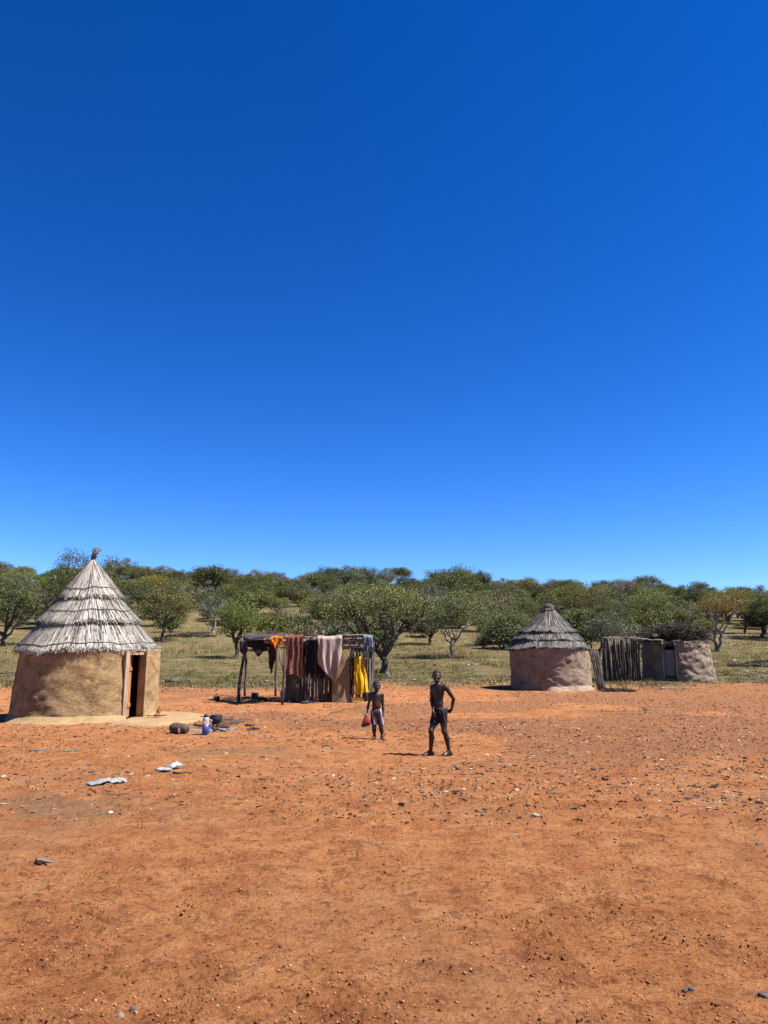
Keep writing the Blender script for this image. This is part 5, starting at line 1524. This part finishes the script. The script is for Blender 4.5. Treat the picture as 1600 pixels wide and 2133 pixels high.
def heap(name, label, cat, px0, px1, py, h, n, mat, seed, L=.4, thick=.012, dy=.5):
    r = np.random.default_rng(seed)
    a = G(px0, py); b = G(px1, py)
    mb = MB()
    for k in range(n):
        u = r.random()
        p = np.array(tuple(a.lerp(b, u))) + np.array([r.normal(0, .08), r.normal(0, dy * .5), 0])
        p[2] = H1(p[0], p[1]) + abs(r.normal(0, h * .5)) * (math.sin(u * PI) * .7 + .3)
        d = r.normal(0, 1, 3) * np.array([1, 1, .25]); d /= np.linalg.norm(d); l = r.uniform(.3, 1) * L
        mb.tube([p - d * l / 2, p + r.normal(0, .02, 3), p + d * l / 2], thick * r.uniform(.5, 1.4), 4)
    tag(mb.build(name, M[mat]), label, cat)
heap('brush_heap', 'low dark heap of dry brush between the two right huts', 'brush heap', 1252, 1318, 1440, .12, 340, 'brush', 1, .3)
heap('brush_heap', 'long low line of dark brush on grass at the right edge', 'brush heap', 1515, 1640, 1388, .2, 420, 'brush', 2, .6, .016, .7)
heap('brush_heap', 'dark brush line on grass higher up by the right edge', 'brush heap', 1570, 1650, 1380, .2, 240, 'brush', 3, .6, .016, .7)
heap('branch_pile', 'pale dry branches scattered on the grass by the right huts', 'branch pile', 1550, 1640, 1402, .12, 60, 'bark_pale', 4, 1.0, .02, .4)
heap('brush_heap', 'dark brush low on the slope between straw roof and bright green tree', 'brush heap', 345, 450, 1326, .3, 300, 'brush', 5, .9, .03, 1.0)

# pale rocks in the clearing and on the slope
rk = np.random.default_rng(77)
for k in range(42):
    px = rk.uniform(10, 1590); py = rk.uniform(1318, 1400)
    g = G(px, py)
    if g.y > 115: continue
    put_stone(g.x, g.y, rk.uniform(.06, .16) * (1 + .008 * g.y), 'stone_pale' if k % 2 else 'stone_grey', ('pale' if k % 2 else 'grey') + ' rock in the grass clearing, ' + place_words(px, 80, '').split(', ')[1], 'rocks in the clearing', rz=rk.random() * 6)
for k, (px, py) in enumerate([(965, 1384), (975, 1386), (985, 1384), (992, 1385)]):
    g = G(px, py); put_stone(g.x, g.y, .14, 'stone_white' if k % 2 else 'stone_pale', 'pale rock of the small cluster on the grass right of the big spreading tree', 'rock cluster in the grass')
for k, (px, py, dd) in enumerate([(1066, 1256, 128), (1078, 1252, 132), (575, 1222, 150)]):
    q = P(px, py, dd); z = H1(q.x, dd)
    put_stone(q.x, dd, .8, 'stone_pale', 'pale boulder showing between the trees of the slope', 'boulders on the slope')

# leafy weeds
def weed(px, py, s, seed, label):
    g = G(px, py); r = np.random.default_rng(seed)
    q = thing('weed', label, 'weed', g, 'weeds along the edge of the yard')
    tb = MB(); cs = []
    for k in range(9):
        a = r.random() * 6.28; e = np.array(tuple(g)) + np.array([math.cos(a) * s * .6, math.sin(a) * s * .5, s * r.uniform(.3, .8)])
        tb.tube([np.array(tuple(g)), (np.array(tuple(g)) + e) / 2 + np.array([0, 0, s * .1]), e], [.008, .006, .003], 4); cs.append(e)
    tb.build('stem', M['log'], q)
    v, f = leaves_mb(np.array(cs), 26, s * .2, s * .16, r)
    MB().add(v, f).build('leaves', M['leaf_fresh'], q, smooth=False)
for k, (px, py, s) in enumerate([(470, 1417, .42), (488, 1414, .38), (792, 1417, .4), (775, 1408, .4), (1492, 1408, .4), (1512, 1407, .35), (450, 1425, .3), (1345, 1482, .12), (1490, 1641, .07)]):
    weed(px, py, s, 900 + k, ['low green weed on the stony edge left of the shelter', 'low green weed on the stony edge left of the shelter', 'green weed at the foot of the big spreading tree',
         'green weed at the foot of the big spreading tree', 'green weed just right of the brush-roofed hut', 'smaller green weed a little further right of the brush-roofed hut', 'low green weed on the stony edge left of the shelter',
         'tiny weed in the gravel below the brush-roofed hut', 'tiny grey weed in the gravel at right'][k])

# ------------------------------------------------------------------ people: one continuous body from a distance field
def surface_nets(F, org, h):
    S = F < 0
    nx, ny, nz = F.shape
    cs = (nx - 1, ny - 1, nz - 1)
    acc = np.zeros(cs + (3,), np.float32); cnt = np.zeros(cs, np.float32)
    corners = [(i, j, k) for i in (0, 1) for j in (0, 1) for k in (0, 1)]
    def sub(A, c): return A[c[0]:c[0] + cs[0], c[1]:c[1] + cs[1], c[2]:c[2] + cs[2]]
    for c in corners:
        for ax in range(3):
            if c[ax]: continue
            d = list(c); d[ax] = 1
            a = sub(F, c); b = sub(F, tuple(d))
            m = sub(S, c) != sub(S, tuple(d))
            t = np.where(m, a / np.where(np.abs(a - b) < 1e-12, 1, a - b), 0)
            for k in range(3):
                acc[..., k] += np.where(m, c[k] + (t if k == ax else 0), 0)
            cnt += m
    act = cnt > 0
    idx = -np.ones(cs, np.int64); idx[act] = np.arange(act.sum())
    ii = np.argwhere(act)
    V = (ii + acc[act] / cnt[act][:, None]) * h + np.asarray(org)
    Q = []
    for ax in range(3):
        u, v = [(1, 2), (2, 0), (0, 1)][ax]
        sl0 = [slice(None)] * 3; sl1 = [slice(None)] * 3
        sl0[ax] = slice(0, -1); sl1[ax] = slice(1, None)
        A = S[tuple(sl0)]; B = S[tuple(sl1)]
        e = np.argwhere(A != B)
        e = e[(e[:, u] > 0) & (e[:, v] > 0) & (e[:, u] < F.shape[u] - 1) & (e[:, v] < F.shape[v] - 1)]
        ins = A[tuple(e.T)]
        def g(du, dv):
            q = e.copy(); q[:, u] -= du; q[:, v] -= dv
            return idx[tuple(q.T)]
        q = np.stack([g(1, 1), g(0, 1), g(0, 0), g(1, 0)], -1)
        q[~ins] = q[~ins][:, ::-1]
        Q.append(q)
    return V, np.concatenate(Q)

class SDF:
    def __init__(s, lo, hi, h=.006):
        s.lo = np.array(lo, float); s.h = h
        s.n = np.ceil((np.array(hi) - s.lo) / h).astype(int) + 1
        s.F = np.full(tuple(s.n), 1.0, np.float32)
    def _sl(s, lo, hi):
        a = np.clip(np.floor((lo - s.lo) / s.h).astype(int), 0, s.n - 1); b = np.clip(np.ceil((hi - s.lo) / s.h).astype(int) + 1, 1, s.n)
        sl = tuple(slice(a[i], b[i]) for i in range(3))
        g = np.meshgrid(*[s.lo[i] + s.h * np.arange(a[i], b[i]) for i in range(3)], indexing='ij')
        return sl, np.stack(g, -1)
    def _mn(s, sl, d, k):
        a = s.F[sl]
        hh = np.clip(.5 + .5 * (a - d) / k, 0, 1)
        s.F[sl] = a + (d - a) * hh - k * hh * (1 - hh)
    def cone(s, a, b, ra, rb, k=.02, sc=(1, 1, 1)):
        a = np.array(tuple(a), float); b = np.array(tuple(b), float); m = max(ra, rb) + k + .02
        sl, p = s._sl(np.minimum(a, b) - m, np.maximum(a, b) + m)
        ab = b - a; t = np.clip(((p - a) @ ab) / (ab @ ab + 1e-9), 0, 1)
        q = (p - a - t[..., None] * ab) / np.array(sc)
        s._mn(sl, np.linalg.norm(q, axis=-1) - (ra + (rb - ra) * t), k)
    def ell(s, c, r, k=.02, rot=None):
        c = np.array(tuple(c), float); r = np.array(r, float); m = r.max() + k + .02
        sl, p = s._sl(c - m, c + m)
        q = p - c
        if rot is not None: q = q @ np.array(rot)          # into the ellipsoid frame
        d = (np.linalg.norm(q / r, axis=-1) - 1) * r.min()
        s._mn(sl, d, k)
    def mb(s):
        V, Q = surface_nets(s.F, s.lo, s.h)
        return MB().add(V, Q)

def vec(*a): return np.array(a, float)
def rotz(a): return np.array([[math.cos(a), -math.sin(a), 0], [math.sin(a), math.cos(a), 0], [0, 0, 1]])

def hand(S, wrist, dirv, palm_n, thumb_side, s=1.0, curl=.5):
    """palm, four fingers and a thumb; dirv runs from wrist to fingertips, palm_n out of the palm"""
    d = dirv / np.linalg.norm(dirv); n = palm_n - d * (palm_n @ d); n /= np.linalg.norm(n); t = np.cross(d, n) * thumb_side
    S.cone(wrist, wrist + d * .02 * s, .017 * s, .018 * s, .015)
    for q in (-1, -.33, .33, 1):
        S.cone(wrist + d * .012 * s + t * q * .008 * s, wrist + d * .058 * s + t * q * .019 * s, .0125 * s, .0105 * s, .010)
    L = [.036, .044, .041, .032]
    for i, q in enumerate((.9, .3, -.3, -.9)):
        b = wrist + d * .062 * s + t * q * .0205 * s
        l = L[i] * s * 1.25
        m = b + (d * math.cos(curl * .6) + n * math.sin(curl * .6)) * l * .55 + t * q * .002
        e = m + (d * math.cos(curl * 1.6) + n * math.sin(curl * 1.6)) * l * .55
        S.cone(b, m, .0078 * s, .0072 * s, .004); S.cone(m, e, .0072 * s, .006 * s, .004)
    b = wrist + d * .022 * s + t * .018 * s
    m = b + (d * .65 + t * .7 + n * .25) * .032 * s; e = m + (d * .85 + t * .2 + n * .4) * .026 * s
    S.cone(b, m, .0105 * s, .009 * s, .006); S.cone(m, e, .009 * s, .007 * s, .005)

def foot(S, ankle, heading, s=1.0):
    d = np.array([heading[0], heading[1], 0.]); d /= np.linalg.norm(d); t = np.array([-d[1], d[0], 0])
    g = ankle * np.array([1, 1, 0])
    S.cone(ankle, g - d * .028 * s + vec(0, 0, .030 * s), .031 * s, .030 * s, .02)
    S.cone(g - d * .03 * s + vec(0, 0, .026 * s), g + d * .085 * s + vec(0, 0, .022 * s), .027 * s, .024 * s, .02)
    S.cone(ankle + d * .015 * s, g + d * .10 * s + vec(0, 0, .020 * s), .027 * s, .020 * s, .02)
    for q in (-.02, .0, .02):
        S.cone(g + d * .05 * s + t * q * .7 * s + vec(0, 0, .018 * s), g + d * .115 * s + t * q * 1.15 * s + vec(0, 0, .014 * s), .018 * s, .014 * s, .012)
    for i, q in enumerate((-.032, -.016, 0, .016, .033)):
        S.cone(g + d * .11 * s + t * q * s + vec(0, 0, .012 * s), g + d * (.148 - .008 * abs(i - 1)) * s + t * q * 1.1 * s + vec(0, 0, .010 * s), .0095 * s, .008 * s, .005)

def head(S, c, yaw, pitch, s=1.0):
    """c: middle of the skull; the face looks along -Y turned by yaw about Z"""
    M3 = rotz(yaw) @ np.array(Matrix.Rotation(pitch, 3, 'X'))
    L = lambda x, y, z: np.array(tuple(c)) + M3 @ (vec(x, y, z) * s)
    rot = M3
    S.ell(L(0, .012, .022), np.array((.068, .084, .078)) * s, .02, rot)
    S.ell(L(0, -.018, -.030), np.array((.055, .058, .066)) * s, .03, rot)
    S.ell(L(0, -.050, -.074), np.array((.027, .022, .020)) * s, .025, rot)          # chin
    S.cone(L(-.03, -.060, .022), L(.03, -.060, .022), .014 * s, .014 * s, .02)      # brow
    S.cone(L(0, -.074, .004), L(0, -.088, -.022), .007 * s, .011 * s, .008)          # nose
    S.ell(L(.012, -.080, -.026), np.array((.009, .009, .007)) * s, .006, rot); S.ell(L(-.012, -.080, -.026), np.array((.009, .009, .007)) * s, .006, rot)
    S.cone(L(-.034, -.056, -.018), L(-.036, -.05, -.02), .017 * s, .017 * s, .02); S.cone(L(.034, -.056, -.018), L(.036, -.05, -.02), .017 * s, .017 * s, .02)
    for sx in (-1, 1):
        S.ell(L(sx * .073, .012, -.008), np.array((.010, .020, .031)) * s, .008, rot)     # ears
    return L, rot

def face_parts(p, L, rot, s, smile, root):
    eb = MB(); pb = MB()
    o = None
    for sx in (-1, 1):
        e = MB(); q = L(sx * .028, -.068, .000)
        e.lathe((0, 0, 0), [(.001, -.012), (.008, -.008), (.0115, 0), (.008, .008), (.001, .012)], 12)
        e.v[0] = (e.v[0] * s) + q + np.array(tuple(p))
        ob = e.build('eye', M['eye'], root)
        i = MB(); i.lathe((0, 0, 0), [(.0008, -.006), (.004, -.004), (.0058, 0), (.004, .004), (.0008, .006)], 10)
        i.v[0] = i.v[0] * s + L(sx * .028, -.0775, -.001) + np.array(tuple(p))
        i.build('pupil', M['pupil'], ob)
    for nm, zz, r_, mt in (('lip', -.044, .0065, 'lips'), ('lip', -.060 if smile else -.053, .0065, 'lips')):
        w_ = .027 if smile else .021
        pts = [L(x * w_, -.077 + .014 * x * x, zz + ((.006 if smile else 0) * x * x)) + np.array(tuple(p)) for x in np.linspace(-1, 1, 7)]
        MB().tube(pts, np.array([.003, .005, .006, .0065, .006, .005, .003]) * s, 6).build(nm, M[mt], root)
    if smile:
        pts = [L(x * .021, -.0765 + .010 * x * x, -.0515 + .004 * x * x) + np.array(tuple(p)) for x in np.linspace(-1, 1, 7)]
        MB().tube(pts, .0052 * s, 6).build('teeth', M['teeth'], root)

def hair_cap(p, L, rot, s, root):
    S = SDF(L(0, 0, 0) - .16 * s, L(0, 0, 0) + .16 * s, .006)
    S.ell(L(0, .014, .024), np.array((.070, .086, .0795)) * s, .01, rot)
    mb = S.mb()
    M3 = np.array(rot); c = L(0, 0, 0)
    loc = (mb.v[0] - c) @ M3 / s
    keep = (loc[:, 2] > .050) | ((loc[:, 1] > .01) & (loc[:, 2] > -.02)) | ((loc[:, 1] > -.045) & (loc[:, 2] > .030))
    Q = mb.f[0]; Q = Q[keep[Q].all(axis=1)]
    m2 = MB().add(mb.v[0] + np.array(tuple(p)), Q)
    m2.build('hair', M['hair'], root)

def person_boy():
    p = G(915, 1574.5); p.z = float(macro(np.array([p.x]), np.array([p.y]))[0]) + .0
    gz = lambda x, y: H1(p.x + x, p.y + y) - p.z
    k = 1.56e-3
    X = lambda zx: (zx - 1222) * k
    Z = lambda zy: (1046 - zy) * k
    t = thing('person', 'bare-chested taller boy in black loincloth striding left, looking at camera, one hand on hip', 'person', p)
    S = SDF((-.42, -.33, -.06), (.36, .30, 1.52), .0062)
    f = vec(-.55, -.83, 0); lf = vec(.83, -.55, 0)                  # facing, his left
    rt = np.stack([lf, -f, vec(0, 0, 1)], -1)
    cb = vec(X(1225), 0, 0)
    ch = vec(X(1222), 0, Z(352)); ab = vec(X(1222), .0, Z(470)); pv = vec(X(1232), .005, Z(575))
    S.ell(ch, (.108, .074, .118), .05, rt)
    S.ell(ch + vec(0, 0, .06), (.100, .062, .07), .05, rt)
    S.ell(ab, (.082, .062, .13), .06, rt)
    S.ell(ab + f * .016 + vec(0, 0, -.015), (.062, .056, .08), .05, rt)
    S.ell(pv, (.098, .074, .088), .05, rt)
    sl = vec(X(1305), -.07, Z(300)); sr = vec(X(1158), .05, Z(300))
    S.cone(sl, vec(X(1215), 0, Z(278)), .042, .046, .03); S.cone(sr, vec(X(1215), 0, Z(278)), .040, .046, .03)
    hc = vec(X(1204), -.022, Z(176))
    S.cone(vec(X(1216), .006, Z(285)), hc + vec(.004, .012, -.055), .043, .038, .03)
    L, rot = head(S, hc, R(-8), R(4), 1.06)
    # his left arm (right in the picture): elbow out, hand on the hip behind
    el = vec(X(1392), -.02, Z(425)); wl = vec(X(1374), .055, Z(545))
    S.cone(sl, (sl + el) / 2, .041, .036, .03); S.cone((sl + el) / 2, el, .036, .029, .02)
    S.cone(el, (el * .6 + wl * .4), .031, .029, .015); S.cone(el * .6 + wl * .4, wl, .029, .019, .015)
    hand(S, wl, vec(-.75, .25, -.55), vec(-.3, -.9, .3), -1, 1.0, .55)
    # his right arm: down along the body
    er = vec(X(1143), .03, Z(440)); wr = vec(X(1158), -.075, Z(560))
    S.cone(sr, (sr + er) / 2, .039, .035, .03); S.cone((sr + er) / 2, er, .035, .028, .02)
    S.cone(er, er * .6 + wr * .4, .030, .028, .015); S.cone(er * .6 + wr * .4, wr, .028, .018, .015)
    hand(S, wr, vec(.1, -.25, -1), vec(.9, .3, 0), 1, 1.0, .6)
    # legs
    h1 = pv + vec(-.045, .03, -.03); k1 = vec(X(1132), -.055, Z(775)); a1 = vec(X(1126), .02, Z(990))
    a1[2] = gz(a1[0], a1[1]) + .062
    h2 = pv + vec(.05, -.03, -.03); k2 = vec(X(1282), -.05, Z(780)); a2 = vec(X(1335), .0, Z(1000))
    a2[2] = gz(a2[0], a2[1]) + .064
    for hp, kn, an in ((h1, k1, a1), (h2, k2, a2)):
        S.cone(hp, hp * .5 + kn * .5, .074, .060, .04); S.cone(hp * .5 + kn * .5, kn, .060, .043, .03)
        S.ell(kn + vec(-.01, -.012, 0), (.041, .042, .05), .02)
        cf = kn * .68 + an * .32 + vec(.014, .012, 0)
        S.cone(kn, cf, .041, .047, .02); S.cone(cf, an, .047, .027, .02)
    def ft(an, hd):
        b = an.copy(); z0 = b[2] - .062
        q = SDFShift(S, z0); foot(q, vec(b[0], b[1], .062), hd, 1.12)
    ft(a1, (-.95, -.35)); ft(a2, (-.85, -.5))
    mb = S.mb(); mb.v[0] = mb.v[0] + np.array(tuple(p))
    mb.build('body', M['skin'], t)
    face_parts(p, L, rot, 1.06, True, t)
    hair_cap(p, L, rot, 1.06, t)
    # loincloth
    S = SDF((-.3, -.28, .40), (.3, .28, .95), .007)
    S.ell(pv + vec(0, 0, .01), (.112, .088, .080), .04, rt)
    S.cone(h1 + vec(0, 0, .01), h1 * .52 + k1 * .48, .083, .078, .04); S.cone(h2 + vec(0, 0, .01), h2 * .60 + k2 * .40, .083, .074, .04)
    mb = S.mb()
    v = mb.v[0]; a = np.arctan2(v[:, 1], v[:, 0] - pv[0])
    v += (np.stack([np.cos(a), np.sin(a), 0 * a], -1)) * (.006 * np.sin(a * 13 + v[:, 2] * 14))[:, None]
    Q = mb.f[0]; keep = v[:, 2] < pv[2] + .062
    Q = Q[keep[Q].all(axis=1)]
    m2 = MB().add(v + np.array(tuple(p)), Q)
    o = m2.build('loincloth', M['black_cloth'], t)
    pts = []
    for aa in np.linspace(0, 2 * PI, 30):
        w_ = pv + rt @ vec(.107 * math.cos(aa), .083 * math.sin(aa), .060 + .008 * math.sin(3 * aa)); pts.append(w_ + np.array(tuple(p)))
    MB().tube(pts, .013, 6, cap=False).build('waistband', M['char_cloth'], t)
    t.scale = (.93, .93, .93)
    # loose tail of cloth behind
    rows = []
    for v_ in np.linspace(0, 1, 12):
        rows.append([tuple(np.array(tuple(p)) + pv + vec(.085 + .05 * v_ * (1 - v_) + .035 * u, .045 + .015 * math.sin(5 * u + 3 * v_), .03 - .20 * v_ + .03 * u)) for u in np.linspace(0, 1.6 * (1 - .55 * v_), 9)])
    o = MB().grid(np.array(rows)).build('cloth_tail', M['black_cloth'], t); sm = o.modifiers.new('thickness', 'SOLIDIFY'); sm.thickness = .01
    return t

class SDFShift:
    """the same field, shifted in z (keeps feet on uneven soil)"""
    def __init__(s, S, z): s.S = S; s.z = vec(0, 0, z)
    def cone(s, a, b, ra, rb, k=.02, sc=(1, 1, 1)): s.S.cone(np.array(a) + s.z, np.array(b) + s.z, ra, rb, k, sc)
    def ell(s, c, r, k=.02, rot=None): s.S.ell(np.array(c) + s.z, r, k, rot)

def person_child():
    p = G(786, 1541); p.z = float(macro(np.array([p.x]), np.array([p.y]))[0])
    gz = lambda x, y: H1(p.x + x, p.y + y) - p.z
    k = 1.81e-3
    X = lambda zx: (zx - 505) * k
    Z = lambda zy: (868 - zy) * k
    t = thing('person', 'small bare-chested child in striped shorts standing, holding a red packet', 'person', p)
    S = SDF((-.36, -.26, -.06), (.28, .24, 1.20), .0062)
    I = np.eye(3)
    S.ell((X(495), 0, Z(425)), (.103, .070, .105), .05); S.ell((X(495), 0, Z(395)), (.098, .058, .05), .04)
    S.ell((X(495), -.012, Z(505)), (.088, .070, .105), .05); pv = vec(X(498), 0, Z(580)); S.ell(pv, (.095, .072, .08), .05)
    sl = vec(X(556), 0, Z(388)); sr = vec(X(432), 0, Z(388))
    for q in (sl, sr): S.cone(q, (X(495), 0, Z(375)), .036, .040, .03)
    hc = vec(X(497), -.025, Z(292))
    S.cone((X(496), .005, Z(380)), hc + vec(0, .012, -.05), .037, .034, .025)
    L, rot = head(S, hc, R(6), R(9), 1.03)
    for s0, e0, w0, hd, nn, th in ((sr, vec(X(408), .01, Z(490)), vec(X(393), -.03, Z(578)), vec(-.1, -.1, -1), vec(.7, -.6, 0), 1), (sl, vec(X(566), .015, Z(495)), vec(X(572), -.02, Z(580)), vec(.0, -.1, -1), vec(-1, 0, 0), -1)):
        S.cone(s0, (s0 + e0) / 2, .034, .030, .025); S.cone((s0 + e0) / 2, e0, .030, .024, .02)
        S.cone(e0, e0 * .6 + w0 * .4, .026, .025, .012); S.cone(e0 * .6 + w0 * .4, w0, .025, .017, .012)
        hand(S, w0, hd, nn, th, .86, 1.1 if s0 is sr else .5)
    legs = []
    for hx, kx, axx in ((-.045, X(470), X(474)), (.048, X(545), X(560))):
        hp = pv + vec(hx, 0, -.02); kn = vec(kx, -.02, Z(735)); an = vec(axx, .01, 0); an[2] = gz(axx, .01) + .058
        legs.append((hp, kn, an))
        S.cone(hp, hp * .5 + kn * .5, .064, .052, .03); S.cone(hp * .5 + kn * .5, kn, .052, .037, .03)
        S.ell(kn + vec(0, -.01, 0), (.036, .036, .042), .02)
        cf = kn * .66 + an * .34 + vec(0, .014, 0)
        S.cone(kn, cf, .036, .040, .02); S.cone(cf, an, .040, .024, .02)
        foot(SDFShift(S, an[2] - .058), vec(an[0], an[1], .058), (hx * 4, -1), .95)
    mb = S.mb(); mb.v[0] = mb.v[0] + np.array(tuple(p))
    mb.build('body', M['skin'], t)
    face_parts(p, L, rot, 1.03, False, t)
    hair_cap(p, L, rot, 1.03, t)
    S = SDF((-.25, -.2, .22), (.25, .2, .75), .007)
    S.ell(pv + vec(0, 0, .02), (.108, .086, .085), .04)
    for hp, kn, an in legs:
        S.cone(hp + vec(0, 0, .02), hp * .12 + kn * .88, .076, .066, .03)
    mb = S.mb(); v = mb.v[0]
    a = np.arctan2(v[:, 1], v[:, 0] - pv[0]); v += (np.stack([np.cos(a), np.sin(a), 0 * a], -1)) * (.004 * np.sin(a * 14))[:, None]
    Q = mb.f[0]; keep = (v[:, 2] < pv[2] + .085) & (v[:, 2] > Z(705))
    Q = Q[keep[Q].all(axis=1)]
    o = MB().add(v + np.array(tuple(p)), Q).build('shorts', M['shorts'], t)
    t.scale = (.975, .975, .975)
    # packet in the hand
    hx = np.array(tuple(p)) + vec(X(388), -.055, Z(600)) * .975
    b = thing('packet', 'red and black shiny packet dangling from the child\'s hand', 'packet', Vector(hx) + Vector((0, 0, -.27)))
    rows = []; rows2 = []
    for v_ in np.linspace(0, 1, 14):
        w_ = .018 + .062 * min(1, v_ * 1.5)
        th = .004 + .022 * math.sin(min(1, v_ * 1.1) * PI) * .9
        row = []
        for a in np.linspace(0, 2 * PI, 19):
            row.append((hx[0] - .02 * v_ + w_ * math.cos(a), hx[1] + th * math.sin(a), hx[2] + .03 - .25 * v_ - .02 * v_ * math.cos(a) * -1))
        rows.append(row)
    rows = np.array(rows)
    MB().grid(rows[:3], flip=True).build('neck', M['green_plastic'], b)
    MB().grid(rows[2:11], flip=True).build('front', M['red_plastic'], b)
    MB().grid(rows[10:], flip=True).build('bottom', M['black_rubber'], b)
    return t
person_boy()
person_child()
